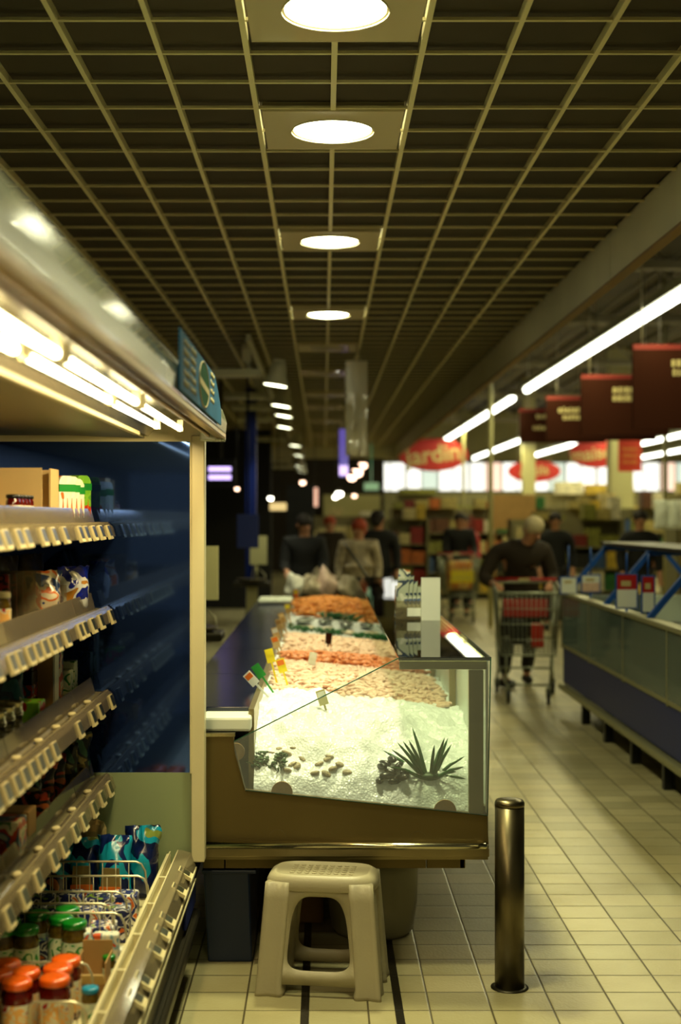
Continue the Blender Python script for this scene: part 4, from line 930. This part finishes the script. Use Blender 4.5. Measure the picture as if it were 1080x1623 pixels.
# far pendant lamps
emit('pend_w', (1, .95, .75), 12); emit('pend_p', (1, .62, .42), 6); mat('pend_shade', '403420', .5)
def pend(px, py, Y, r_, mt_, label):
    p = at(px, py, Y); g = thing('pendant_lamp', label, 'pendant lamp', p)
    MB().ball((0, 0, 0), r_, 12, (1, 1, .8)).build('bulb', mt_, g); MB().lathe([(r_*.3, r_*1.6), (r_*1.2, r_*.5)], n=16).build('shade', 'pend_shade', g)
    MB().tube([(0, 0, r_*1.5), (0, 0, (ZC if Y < 31 else ZR)+.03-p.z)], .008, 5).build('cord', 'black', g); return g
for a in ((538, 783, 26, .07, 'pend_w', 'bright round pendant lamp low in the centre distance'), (532, 788, 28, .05, 'pend_w', 'small pendant lamp just left of the bright round one'), (562, 786, 30, .05, 'pend_p', 'faint warm pendant lamp right of the bright round one'), (575, 738, 28, .09, 'pend_p', 'upper pinkish pendant lamp of the slanting row'), (566, 749, 26.5, .11, 'pend_p', 'middle pinkish pendant lamp of the slanting row'), (558, 757, 25, .08, 'pend_p', 'lower pinkish pendant lamp of the slanting row'), (429, 790, 22, .04, 'pend_w', 'small cool pendant lamp in the dark left of the far counter'), (480, 765, 24, .05, 'pend_p', 'dim amber pendant lamp above the far counter'), (376, 775, 18, .03, 'pend_p', 'tiny amber pendant lamp below the violet screen')): pend(*a)
p = at(589, 771, 30); ex = tag(MB().box(-.16, .16, -.02, .02, -.08, .08).tube([(0, 0, .08), (0, 0, ZC+.03-p.z)], .01, 5).build('green_sign', emit('exit_green', (.02, .35, .15), .5), None, 0, p), 'small green emergency sign at the edge of the bright windows', 'sign')
p = at(545, 715, 19); vb = thing('violet_banner', 'narrow violet lit banner hanging behind the plastic sleeve', 'banner', p)
MB().box(-.06, .06, -.01, .01, -.35, .3).build('banner', emit('violet', (.12, .08, .6), .6), vb); MB().box(-.06, .06, -.013, -.010, -.33, -.2).build('lit_patch', emit('violet2', (.7, .5, 1), 1.6), vb); MB().tube([(0, 0, .3), (0, 0, ZC+.03-p.z)], .006, 5).build('cord', 'black', vb)
emit('sign_amber', (1, .7, .25), .8)
for q, (px, py, Y, w_, h, lb) in enumerate(((441, 803, 20, .12, .055, 'small amber lit sign in the dark left of the far counter'), (499, 788, 25, .06, .17, 'narrow upright pinkish lit sign in the centre distance'))):
    p = at(px, py, Y); g = thing('lit_sign', lb, 'sign', p); MB().box(-w_, w_, -.01, .02, -h, h).build('light_box', 'sign_amber' if q == 0 else emit('sign_pink', (1, .5, .35), .9), g); MB().tube([(0, 0, h), (0, 0, ZC+.03-p.z)], .008, 5).build('hanger', 'black', g)
# ================================================================== FREEZER ISLAND (right)
FX = 1.95; FY0 = 4.4; FY1 = 11.35
fz = thing('freezer_island', 'long open island freezer with glass front and navy base on the right', 'freezer', (2.4, 8, 0)); zo = Vector(fz.location)
def zp(mb, name, mt_, bevel=0):
    o = mb.build(name, mt_, fz, bevel); o.location = -zo; return o
mat('freezer_trim', '8f8c68', .4, .4); mat('freezer_inner', 'd0dcc8', .5); mat('freezer_grey', '4a5240', .5)
zp(MB().box(FX-.02, FX+.07, FY0, FY1, .955, .985).box(3.0, 3.08, FY0, FY1, .955, .985), 'top_rail', 'freezer_trim', .008)
y = FY0
while y < FY1-.1:
    y2 = min(y+1.16, FY1); zp(MB().box(FX, FX+.012, y+.012, y2-.012, .56, .955), 'front_glass', 'freezer_glass'); zp(MB().box(FX-.002, FX+.03, y2-.012, y2+.012, .52, .955), 'glass_joint', 'freezer_trim'); y = y2
zp(MB().box(FX+.14, FX+.16, FY0, FY1, .52, .93).box(FX+.16, 3.0, FY0, FY1, .50, .52).box(FX+.02, 3.06, FY1-.05, FY1, .24, .955).box(3.0, 3.02, FY0, FY1, .5, .955), 'inner_tank', 'freezer_inner')
zp(MB().box(FX-.0, FX+.05, FY0, FY1, .53, .56), 'glass_sill', 'freezer_trim', .004)
zp(MB().box(FX+.01, 3.06, FY0, FY1, .24, .53), 'base', 'navy', .01)
zp(MB().box(FX-.03, FX+.03, FY0, FY1+.02, .19, .235), 'kick_rail', 'freezer_trim', .012)
y = FY0+.3
while y < FY1: zp(MB().box(FX+.04, FX+.10, y, y+.06, 0, .22), 'foot', 'black'); zp(MB().box(2.9, 2.96, y, y+.06, 0, .24), 'foot', 'black'); y += .85
zp(MB().box(FX+.25, 2.9, FY0+.1, FY1-.1, .10, .24), 'compressor_tray', 'black_matte')
mat('frozen_a', '9fb0a0', .4, var=.3, vscale=8); pack('frozen_b', ['b8c4b4', '6a8a70', 'c8ccb8', '405848', 'd8dcc8'], 8, .35)
rn = random.Random(4)
for q in range(44):
    r_, c_ = divmod(q, 4); Y = 5.0+r_*.56; X = 2.22+.19*c_
    boxy('frozen_food_bag', 'pale frozen food pack lying in the island freezer', 'frozen food', X-.085, X+.085, Y-.2, Y+.2, .521, .521+.18+.14*rn.random(), ['frozen_a', 'frozen_b'][q % 2], 'frozen packs in the island freezer', .03)
# blue A-frames with top board
def aframe(Y, label):
    g = thing('blue_sign_frame', label, 'frame', (2.5, Y, .985), 0, 'blue frames on the freezer')
    for s_ in (-1, 1): MB().prism([(s_*.50, 0), (s_*.50+.045, 0), (s_*.20+.045, .36), (s_*.20, .36)] if s_ > 0 else [(-.545, 0), (-.50, 0), (-.20, .36), (-.245, .36)], -.02, .02, 'y').build('leg', 'blue_paint', g)
    MB().box(-.245, .245, -.02, .02, .34, .375).build('crossbar', 'blue_paint', g)
    return g
for Y, lb in ((11.2, 'slim blue sign frame on the freezer, furthest back'), (9.7, 'blue sign frame on the freezer, second from the back'), (8.4, 'thick blue sign frame on the freezer, beside the red and white poster'), (7.4, 'blue sign frame on the freezer, nearest, at the right picture edge')): aframe(Y, lb)
tag(MB().box(2.28, 2.72, 7.2, 11.4, 1.362, 1.39).build('overhead_shelf', 'dark_steel', None, .005), 'long narrow shelf board carried on the blue frames above the freezer', 'shelf')
def poster(label, px, py, Y, w_, h, top_m, low_m):
    p = at(px, py, Y); g = thing('price_poster', label, 'poster', p, 0, 'posters above the freezer')
    MB().box(-w_/2-.01, w_/2+.01, 0, .012, -h/2-.01, h/2+.01).build('frame', 'blue_paint', g); MB().box(-w_/2, w_/2, -.003, 0, -h/2, h/2*.1).build('white_field', low_m, g); MB().box(-w_/2, w_/2, -.003, 0, h/2*.1, h/2).build('red_field', top_m, g)
    MB().box(-w_*.3, w_*.2, -.005, -.003, h*.15, h*.32).build('price_figure', 'text_cream', g); MB().tube([(0, .006, -h/2-.01), (0, .006, .97-p.z)], .008, 6).build('holder', 'blue_paint', g); MB().tube([(0, .006, h/2), (0, .006, 1.365-p.z)], .006, 6).build('hanger', 'blue_paint', g)
poster('red and white price poster in a blue frame above the freezer', 994, 937, 8.9, .125, .21, 'sign_red', 'paper')
poster('narrower red and white poster just right of the main one', 1028, 942, 8.75, .07, .22, 'sign_red', 'paper')
poster('small pale poster above the freezer, furthest left', 902, 928, 11.0, .12, .12, 'paper', 'paper')
poster('small pale poster with red print second from left above the freezer', 937, 925, 10.4, .13, .12, 'paper', 'shrimp_pale')
# ================================================================== PEOPLE
def skin(name, mt_, V, Ed, parent, sub=2, root=0):
    me = bpy.data.meshes.new(name); me.from_pydata([v[0] for v in V], Ed, []); me.materials.append(M(mt_))
    o = bpy.data.objects.new(name, me); COL.objects.link(o); o.parent = parent
    md = o.modifiers.new('skin', 'SKIN'); md.use_smooth_shade = True
    if not me.skin_vertices: me.attributes  # layer is made with the modifier
    bmm = bmesh.new(); bmm.from_mesh(me); ly = bmm.verts.layers.skin.verify(); bmm.verts.ensure_lookup_table()
    for i, v in enumerate(V):
        r_ = v[1]; bmm.verts[i][ly].radius = r_ if isinstance(r_, tuple) else (r_, r_); bmm.verts[i][ly].use_root = (i == root)
    bmm.to_mesh(me); bmm.free()
    s_ = o.modifiers.new('sub', 'SUBSURF'); s_.levels = sub; s_.render_levels = sub
    return o
def person(label, pos, P, coatm='coat_brown', legm='trousers', hairm='hair_dark', rz=0, group=None, face=0.0, scarf=None, skirt_len=.0):
    """P: dict of joints relative to pos, in the local frame with -Y as forward"""
    g = thing('person', label, 'person', pos, rz, group)
    J = {k_: Vector(v) for k_, v in P.items()}
    V = []; Ed = []; idx = {}
    def add(n_, p, r_, link=None):
        idx[n_] = len(V); V.append((tuple(p), r_))
        if link is not None: Ed.append((idx[link], idx[n_]))
    add('pel', J['pelvis'], (.14, .11)); add('waist', J['pelvis'].lerp(J['chest'], .5), (.125, .10), 'pel'); add('chest', J['chest'], (.12, .09), 'waist')
    add('neck', J['neck'], .055, 'chest'); add('jaw', J['neck'].lerp(J['head'], .55), .062, 'neck'); add('head', J['head'], (.078, .088), 'jaw'); add('crown', J['head']+(J['head']-J['neck']).normalized()*.07, .06, 'head')
    fdir = J['face'].normalized(); 
    for s_ in ('L', 'R'):
        add('sh'+s_, J['sh'+s_]-Vector((0, 0, .02)), .045, 'chest'); add('el'+s_, J['el'+s_], .045, 'sh'+s_); add('wr'+s_, J['wr'+s_], .03, 'el'+s_)
        hd = (J['wr'+s_]-J['el'+s_]).normalized(); palm = J['wr'+s_]+hd*.06+Vector((0, 0, -.01)); add('pa'+s_, palm, (.036, .02), 'wr'+s_)
        side = hd.cross(Vector((0, 0, 1))).normalized()
        for q in range(4):
            b_ = palm+side*(-.027+.018*q)+hd*.02; add('f%d%s' % (q, s_), b_+hd*.02, .0095, 'pa'+s_); add('g%d%s' % (q, s_), b_+hd*(.036+.006*(q in (1, 2)))+Vector((0, 0, -.028)), .008, 'f%d%s' % (q, s_))
        add('th'+s_, palm-side*.04*(1 if s_ == 'L' else -1)+hd*.005, .011, 'pa'+s_)
        add('hi'+s_, J['hi'+s_], .085, 'pel'); add('kn'+s_, J['kn'+s_], .06, 'hi'+s_); add('an'+s_, J['an'+s_], .038, 'kn'+s_); add('to'+s_, J['an'+s_]+Vector(P.get('toe'+s_, (0, -.13, -.05)))*.5, .025, 'an'+s_)
    skin('body', 'skin', V, Ed, g)
    # head features
    H = J['head']; up = Vector((0, 0, 1)); rt = fdir.cross(up).normalized(); u2 = rt.cross(fdir)
    ft = MB(); ft.ball(H+fdir*.10-u2*.015, .016, 8, (.8, 1, 1.5)).ball(H+rt*.085-u2*.01, .022, 8, (.5, .8, 1.2)).ball(H-rt*.085-u2*.01, .022, 8, (.5, .8, 1.2)); ft.build('nose_and_ears', 'skin', g)
    ey = MB()
    for s_ in (-1, 1): ey.ball(H+fdir*.088+rt*.032*s_+u2*.015, .010, 8)
    ey.build('eyes', 'black', g); MB().ball(H+fdir*.085-u2*.055, .02, 8, (1, .6, .3)).build('mouth', 'maroon', g)
    hr = MB(); hr.ball(H-fdir*.022+u2*.032, .103, 16, (.95, .98, .88)).ball(H-fdir*.055-u2*.02, .08, 12); hr.build('hair', hairm, g)
    # clothing
    cv = []; ce = []; ci = {}
    def ca(n_, p, r_, link=None):
        ci[n_] = len(cv); cv.append((tuple(p), r_))
        if link is not None: ce.append((ci[link], ci[n_]))
    hem = J['pelvis']+Vector((0, 0, -.16-skirt_len))
    ca('pel', J['pelvis'], (.185, .15)); ca('hem', hem, (.19, .155), 'pel'); ca('waist', J['pelvis'].lerp(J['chest'], .5), (.17, .14), 'pel'); ca('chest', J['chest'], (.19, .15), 'waist'); ca('yoke', J['chest'].lerp(J['neck'], .62), (.15, .11), 'chest'); ca('nk', J['chest'].lerp(J['neck'], 1.05), .075, 'yoke')
    for s_ in ('L', 'R'): ca('sh'+s_, J['sh'+s_], .092, 'yoke'); ca('el'+s_, J['el'+s_], .068, 'sh'+s_); ca('wr'+s_, J['el'+s_].lerp(J['wr'+s_], .92), .048, 'el'+s_)
    skin('coat', coatm, cv, ce, g)
    tv_ = []; te = []
    tv_.append((tuple(J['pelvis']), (.15, .12)))
    for s_ in ('L', 'R'):
        n0 = len(tv_); tv_ += [(tuple(J['hi'+s_]), .10), (tuple(J['kn'+s_]), .078), (tuple(J['an'+s_]+Vector((0, 0, .02))), .06)]; te += [(0, n0), (n0, n0+1), (n0+1, n0+2)]
    skin('trousers', legm, tv_, te, g)
    for s_ in ('L', 'R'):
        a = J['an'+s_]; t_ = Vector(P.get('toe'+s_, (0, -.13, -.05)))
        skin('shoe', 'shoe', [((a.x-t_.x*.4, a.y-t_.y*.4, .045), .045), ((a.x, a.y, .05), .05), ((a.x+t_.x, a.y+t_.y, .04), .038)], [(0, 1), (1, 2)], g)
    if scarf: MB().lathe([(.075, -.05), (.085, 0), (.07, .05)], n=16).build('scarf', scarf, g, loc=J['neck'])
    return g
def stand(h=1.68, lean=0.0, arms='down', face=(0, -1, 0), dx=0):
    s_ = h/1.7; P = dict(pelvis=(0, 0, .92), chest=(0, -.02-lean*.3, 1.28), neck=(0, -.03-lean*.45, 1.43), head=(dx, -.06-lean*.6, 1.58), face=face,
        shL=(-.19, -.02-lean*.3, 1.36), shR=(.19, -.02-lean*.3, 1.36), elL=(-.25, 0-lean*.2, 1.08), elR=(.25, 0-lean*.2, 1.08), wrL=(-.24, -.12, .86), wrR=(.24, -.12, .86),
        hiL=(-.10, 0, .86), hiR=(.10, 0, .86), knL=(-.11, -.02, .48), knR=(.11, -.02, .48), anL=(-.12, .02, .09), anR=(.12, .02, .09))
    if arms == 'fwd':
        P['elL'] = (-.24, -.12, 1.08); P['elR'] = (.24, -.12, 1.08); P['wrL'] = (-.2, -.36, 1.02); P['wrR'] = (.2, -.36, 1.02)
    return {k_: (tuple(q*s_ for q in v) if k_ != 'face' else v) for k_, v in P.items()}
# man with cart
mp = Vector((1.86, 12.95, 0))
MP = dict(pelvis=(0, .05, .88), chest=(-.05, -.14, 1.20), neck=(.0, -.24, 1.35), head=(.055, -.33, 1.475), face=(.35, -.75, -.55),
    shL=(-.27, -.13, 1.27), shR=(.17, -.16, 1.28), elL=(-.39, -.16, 1.02), elR=(.26, -.14, 1.03), wrL=(-.31, -.34, .985), wrR=(.20, -.34, .985),
    hiL=(-.10, .05, .82), hiR=(.10, .05, .82), knL=(-.15, -.04, .46), knR=(.10, .14, .46), anL=(-.18, -.02, .09), anR=(.08, .32, .09), toeL=(.10, -.10, -.05), toeR=(.02, -.13, -.05))
man = person('white-haired man in a dark brown coat bending over a shopping cart', mp, MP, 'coat_brown', 'trousers', 'hair_white', skirt_len=.10)
# shopping carts
mat('cart_wire', '8f9480', .3, .6); mat('cart_red', 'a01812', .4)
def cart(label, loc, rz, grp=None, panel='cart_red', wires=14):
    g = thing('shopping_cart', label, 'shopping cart', loc, rz, grp)   # forward is local -Y, origin at front wheels' centre
    m_ = MB(); zt0, zt1 = .95, 1.0; zb0, zb1 = .42, .50; w0, w1 = .265, .29; L_ = .85
    def PP(s_, v, f): # s_ -1..1 across, v 0 bottom 1 top, f 0 front 1 rear
        zb = zb0+(zb1-zb0)*f; zt_ = zt0+(zt1-zt0)*f; w_ = (w0+(w1-w0)*f)*(.86+.14*v); y = -.10+L_*f+(-.06*v)*(1-f)
        return (s_*w_, y, zb+(zt_-zb)*v)
    for v, r_ in ((1, .011), (0, .008), (.5, .004), (.75, .003), (.25, .003)): m_.tube([PP(-1, v, 0), PP(1, v, 0), PP(1, v, 1), PP(-1, v, 1)], r_, 6, True)
    for k_ in range(wires): s_ = -1+2*k_/(wires-1); m_.tube([PP(s_, 1, 0), PP(s_, 0, 0), PP(s_, 0, 1)], .003, 4)
    for k_ in range(20):
        f_ = k_/19
        for s_ in (-1, 1): m_.tube([PP(s_, 1, f_), PP(s_, 0, f_)], .003, 4)
    for k_ in range(8): m_.tube([PP(-1, 0, k_/7), PP(1, 0, k_/7)], .003, 4)
    m_.build('basket', 'cart_wire', g)
    c_ = MB()
    for s_ in (-1, 1): c_.tube([(s_*.27, .80, .98), (s_*.25, .72, .5), (s_*.24, .60, .24), (s_*.18, .0, .16), (s_*.17, -.02, .13)], .012, 8); c_.tube([(s_*.24, .60, .24), (s_*.25, .66, .13)], .012, 8); c_.tube([(s_*.19, -.08, .42), (s_*.185, .0, .16)], .010, 8)
    c_.tube([(-.18, 0, .16), (.18, 0, .16)], .010, 8).tube([(-.24, .6, .24), (.24, .6, .24)], .010, 8); c_.build('chassis', 'cart_wire', g)
    MB().tube([(-.29, .82, 1.02), (.29, .82, 1.02)], .019, 10).build('handle', 'cart_red', g)
    MB().box(-.05, .05, .797, .803, 1.005, 1.035).build('handle_label', 'text_cream', g)
    MB().box(-.2, .2, .55, .556, .70, .86).build('child_seat_flap', panel, g, .004)
    MB().box(-.17, .17, -.125, -.119, .62, .80).build('front_plate', panel, g, .003) if grp else None
    for x_, y_ in ((-.17, 0), (.17, 0), (-.25, .68), (.25, .68)):
        w_ = MB(); w_.tube([(x_-.014, y_, .058), (x_+.014, y_, .058)], .058, 16).build('wheel', 'black', g); MB().box(x_-.022, x_+.022, y_-.012, y_+.012, .06, .135).build('caster_fork', 'cart_wire', g) if True else None
    return g
ct_ = cart('wire shopping cart with a red handle pushed by the white-haired man', (1.75, 11.85, 0), -.10)
boxy('red_packet', 'red packet lying in the shopping cart of the white-haired man', 'packet', 1.82, 1.92, 12.10, 12.2, .455, .66, 'red', None, .01)
boxy('grey_shopping_bag', 'dark grey bag lying in the shopping cart', 'bag', 1.66, 1.80, 12.2, 12.45, .47, .68, 'coat_black', None, .03)
pack('cart_goods', ['d8902a', 'c87818', 'e8c060', 'b85818'], 8, .5)
cart('far shopping cart with a yellow front standing behind the glass counter', (2.05, 20.6, 0), 0.0, 'far', 'yellow', 10)['group'] = 'shopping carts'
ct_['group'] = 'shopping carts'
boxy('yellow_bag', 'yellow packed bag filling the far shopping cart', 'bag', 1.87, 2.23, 20.75, 21.2, .50, .93, 'cart_goods', None, .04)
# other shoppers
person('shopper with dark hair and dark coat behind the far shopping cart', (2.15, 22.0, 0), stand(1.66, .1, 'fwd'), 'coat_black', 'trousers', 'hair_dark')
person('shopper in a red top left of the white-haired man, far back', (2.45, 24.2, 0), stand(1.62), 'red', 'trousers', 'hair_dark')
person('shopper with red hair and pale clothes beyond the fish counter', (.42, 16.6, 0), stand(1.56, 0, 'down', (-.4, -.9, -.2)), 'pale_goods', 'trousers', 'hair_red')
person('shopper in a black coat with back turned beside the red-haired one', (.72, 18.2, 0), stand(1.68, 0, 'down', (.6, .8, 0)), 'coat_black', 'coat_black', 'hair_dark')
person('fishmonger in black with lowered head left of the far counter', (-.22, 15.9, 0), stand(1.62, .1, 'fwd', (.5, -.8, -.3)), 'coat_black', 'coat_black', 'hair_dark')
person('small distant shopper with orange hat in the centre', (.1, 22.0, 0), stand(1.6), 'coat_brown', 'trousers', 'hair_red')
person('distant dark-haired shopper at the right behind the freezer', (4.05, 17.8, 0), stand(1.68), 'coat_black', 'trousers', 'hair_dark')
person('distant shopper in black between the white-haired man and the freezer', (3.25, 19.5, 0), stand(1.66), 'coat_black', 'trousers', 'hair_dark')
# ================================================================== HALL SIGNS
def oval_sign(label, px, py, Y, w_, h, txt, size, tilt=.12, rz=0):
    p = at(px, py, Y); g = thing('oval_hanging_sign', label, 'sign', p, rz, 'red oval hanging signs')
    ovp = [(w_/2*math.cos(2*PI*k/48), h/2*math.sin(2*PI*k/48)) for k in range(48)]
    MB().prism(ovp, -.02, .02, 'y').build('oval_board', 'sign_red', g, .005)
    MB().tube([(p_[0]*.96, -.022, p_[1]*.94) for p_ in ovp], .01, 5, True).build('oval_border', 'sign_red', g)
    text_mesh(txt, size, 'text_cream', 'lettering', g, (0, -.028, 0), (PI/2, -tilt, 0))
    ztop = ZR-p.z
    MB().tube([(-w_*.3, 0, h*.38), (-w_*.3, 0, ztop)], .008, 5).tube([(w_*.3, 0, h*.38), (w_*.3, 0, ztop)], .008, 5).build('hanging_wire', 'wire', g)
oval_sign('red oval sign reading jardin, hanging by the end of the low ceiling', 687, 721, 32, 1.62, .76, 'jardin', .56)
oval_sign('smaller red oval sign hanging half behind the thin column', 847, 747, 38, 1.45, .60, 'outils', .36, .1)
oval_sign('red oval sign at the right, partly behind the cream column', 945, 719, 32, 1.25, .66, 'maison', .42, .1)
def bars(m_, x0, x1, z, h, rn_):
    x = x0
    while x < x1:
        w_ = rn_.uniform(.02, .05); m_.box(x, min(x+w_, x1), -.024, -.021, z-h/2, z+h/2*rn_.uniform(.5, 1)); x += w_+.014
def dark_sign(label, x0, x1, y0, y1, Y, texts):
    a = at(x0, y0, Y); b_ = at(x1, y1, Y); cx_ = (a.x+b_.x)/2; g = thing('hanging_aisle_sign', label, 'sign', (cx_, Y, b_.z), 0, 'dark maroon hanging aisle signs')
    w_ = (b_.x-a.x)/2; h = a.z-b_.z
    MB().box(-w_, w_, -.02, .02, 0, h).build('board', 'maroon', g); MB().box(-w_, w_, -.022, .022, h-.05, h).build('red_edge', 'dull_red', g)
    rn_ = random.Random(x0); m_ = MB()
    for tx0, tx1, ty in texts: p0 = at(tx0, ty, Y).x-cx_; bars(m_, p0, at(tx1, ty, Y).x-cx_, at(0, ty, Y).z-b_.z, .075, rn_)
    m_.build('lettering', 'text_cream', g)
    MB().tube([(-w_*.8, 0, h), (-w_*.8, 0, ZR-b_.z)], .008, 5).tube([(w_*.8, 0, h), (w_*.8, 0, ZR-b_.z)], .008, 5).build('hanging_wire', 'wire', g)
dark_sign('largest maroon aisle sign, cut by the right picture edge', 1003, 1150, 546, 680, 13, [(1064, 1130, 575), (1066, 1120, 590)])
dark_sign('maroon aisle sign second from the right with two lines of lettering', 921, 1060, 594, 690, 16, [(971, 1038, 618), (971, 1038, 631)])
dark_sign('maroon aisle sign third from the right with two short words', 866, 1040, 628, 698, 19, [(885, 918, 650), (934, 983, 658), (892, 925, 661)])
dark_sign('maroon aisle sign furthest left and smallest of the row', 824, 960, 648, 702, 23, [(850, 866, 660), (845, 900, 678), (872, 908, 686)])
p = at(999, 722, 26); og_ = thing('orange_promotion_sign', 'orange-red rectangular sign hanging right of the cream column', 'sign', p)
mat('sign_orange', 'd0381a', .5); MB().box(-.22, .22, -.015, .015, -.30, .30).build('board', 'sign_orange', og_); om = MB(); rn_ = random.Random(2)
for z in (.12, 0, -.12): bars(om, -.14, .14, z, .06, rn_)
om.build('lettering', mat('amber_text', 'e09040', .5), og_); MB().tube([(0, 0, .3), (0, 0, ZR-p.z)], .008, 5).build('hanging_wire', 'wire', og_)
for q, (px, Y, r_) in enumerate(((983, 30, .24), (838, 36, .16))):
    x = (px-VX)*Y/F; o = struct(MB().box(x-r_, x+r_, Y-r_, Y+r_, 0, ZR).build('trim_%d' % (4+q), 'wall_cream'))
for q, (px, Y) in enumerate(((778, 20), (1055, 20), (735, 30))):
    x = (px-VX)*Y/F; tag(MB().tube([(x, Y, 0), (x, Y, ZR)], .035, 8).build('slim_pole', 'wall_cream'), ['slim pale pole left of the white-haired man reaching the roof', 'slim pale pole at the right picture edge', 'thin far pole right of the jardin sign'][q], 'pole', 'slim poles in the hall')
# ================================================================== BACKGROUND SHELVING
mat('gondola', '7a7450', .6)
bgm = []
for i, c_ in enumerate(['c8a838', 'b86020', '8a1c14', '2c6a34', 'c8b880', '35507a', '5a3418', 'a89858', '1a1a16', 'd8d0b0', '7a7a30', '702018']): mat('goods%d' % i, c_, .5, var=.5, vscale=5); bgm.append('goods%d' % i)
names = ['amber', 'orange-brown', 'dark red', 'green', 'cream', 'blue', 'brown', 'tan', 'black', 'white', 'olive', 'maroon']
unit = {}
for i, mm_ in enumerate(bgm): unit[i] = MB().box(-.5, .5, -.5, .5, 0, 1).mesh('goods', mm_)
def gondola(label, X0_, X1_, Y, levels, h, where, sd, dens=.32, depth=.4):
    g = thing('shelving_unit', label, 'shelving unit', ((X0_+X1_)/2, Y, 0)); hw = (X1_-X0_)/2
    MB().box(-hw, hw, .2, .24, 0, h).build('back_panel', 'gondola', g)
    for lv in range(levels): MB().box(-hw, hw, -.25, .2, .12+lv*(h-.2)/levels-.02, .12+lv*(h-.2)/levels).build('shelf', 'gondola', g)
    for s_ in (-1, 1): MB().box(s_*hw-.02, s_*hw+.02, -.25, .24, 0, h).build('side_panel', 'gondola', g)
    rn_ = random.Random(sd); pitch = (h-.2)/levels
    for lv in range(levels+1):
        z = .12+lv*pitch if lv < levels else h
        x = X0_+.03
        while x < X1_-.15:
            w_ = rn_.uniform(.7, 1.3)*dens; w_ = min(w_, X1_-.03-x); hh = rn_.uniform(.5, .92)*min(pitch, .36) if lv < levels else rn_.uniform(.1, .35)
            if lv == levels: 
                if rn_.random() < .35: x += w_; continue
            i = rn_.choice([0, 0, 1, 2, 3, 4, 4, 5, 6, 7, 7, 8, 9, 10, 10, 11]); o = bpy.data.objects.new('goods_box', unit[i]); COL.objects.link(o)
            o.location = (x+w_/2, Y-.04 if lv < levels else Y, z+.0005); o.scale = (w_*.93, .36, hh)
            tag(o, '%s packaged goods on %s of %s' % (names[i], ['the lowest shelf', 'the second lowest shelf', 'the middle shelf', 'the upper shelf', 'the fifth shelf', 'the sixth shelf'][lv] if lv < levels else 'the top', where), 'packaged goods', '%s goods on %s of %s' % (names[i], 'shelf level %d' % lv if lv < levels else 'the top', where))
            x += w_
gondola('long shelving unit crossing the hall behind the shoppers', 1.3, 7.5, 27, 4, 1.75, 'the long unit behind the shoppers', 1, .26)
gondola('shelving unit right behind the island freezer', 3.9, 6.4, 15.5, 4, 1.45, 'the unit right behind the freezer', 2, .26)
gondola('low shelving unit between the far shoppers and the freezer', 2.9, 4.6, 21.5, 4, 1.55, 'the low unit between shoppers and freezer', 3, .26)
gondola('furthest shelving unit under the bright windows', 2.0, 12, 38, 4, 2.2, 'the furthest unit under the windows', 4, 1.1)
gondola('shelving unit in the centre distance beyond the far counter', -.6, 1.25, 30, 3, 1.6, 'the unit in the centre distance', 5, .35)
gondola('small display unit beside the far shopping cart', 1.05, 1.75, 23.5, 4, 1.55, 'the small unit', 6, .2)
p = at(812, 812, 25); tag(MB().box(-.42, .42, -.05, .05, -.3, .32).tube([(-.3, .06, -p.z), (-.3, .06, .2)], .02, 6).tube([(.3, .06, -p.z), (.3, .06, .2)], .02, 6).build('brown_display_board', 'card', None, 0, p), 'plain brown display board standing behind the white-haired man', 'board')
# hanging white bags at right
for q, (px, py) in enumerate(((1045, 815), (1066, 812), (1085, 815))):
    p = at(px, py, 15.2); pouch('white_hanging_bag', ['white hanging bag at the right, left one of three', 'white hanging bag at the right, middle of three', 'white hanging bag at the right picture edge'][q], 'bag', (p.x, 15.1, 1.455), .16, .32, .08, 'white_plastic', 'white bags above the shelving at the right', 0, 0, 60+q)
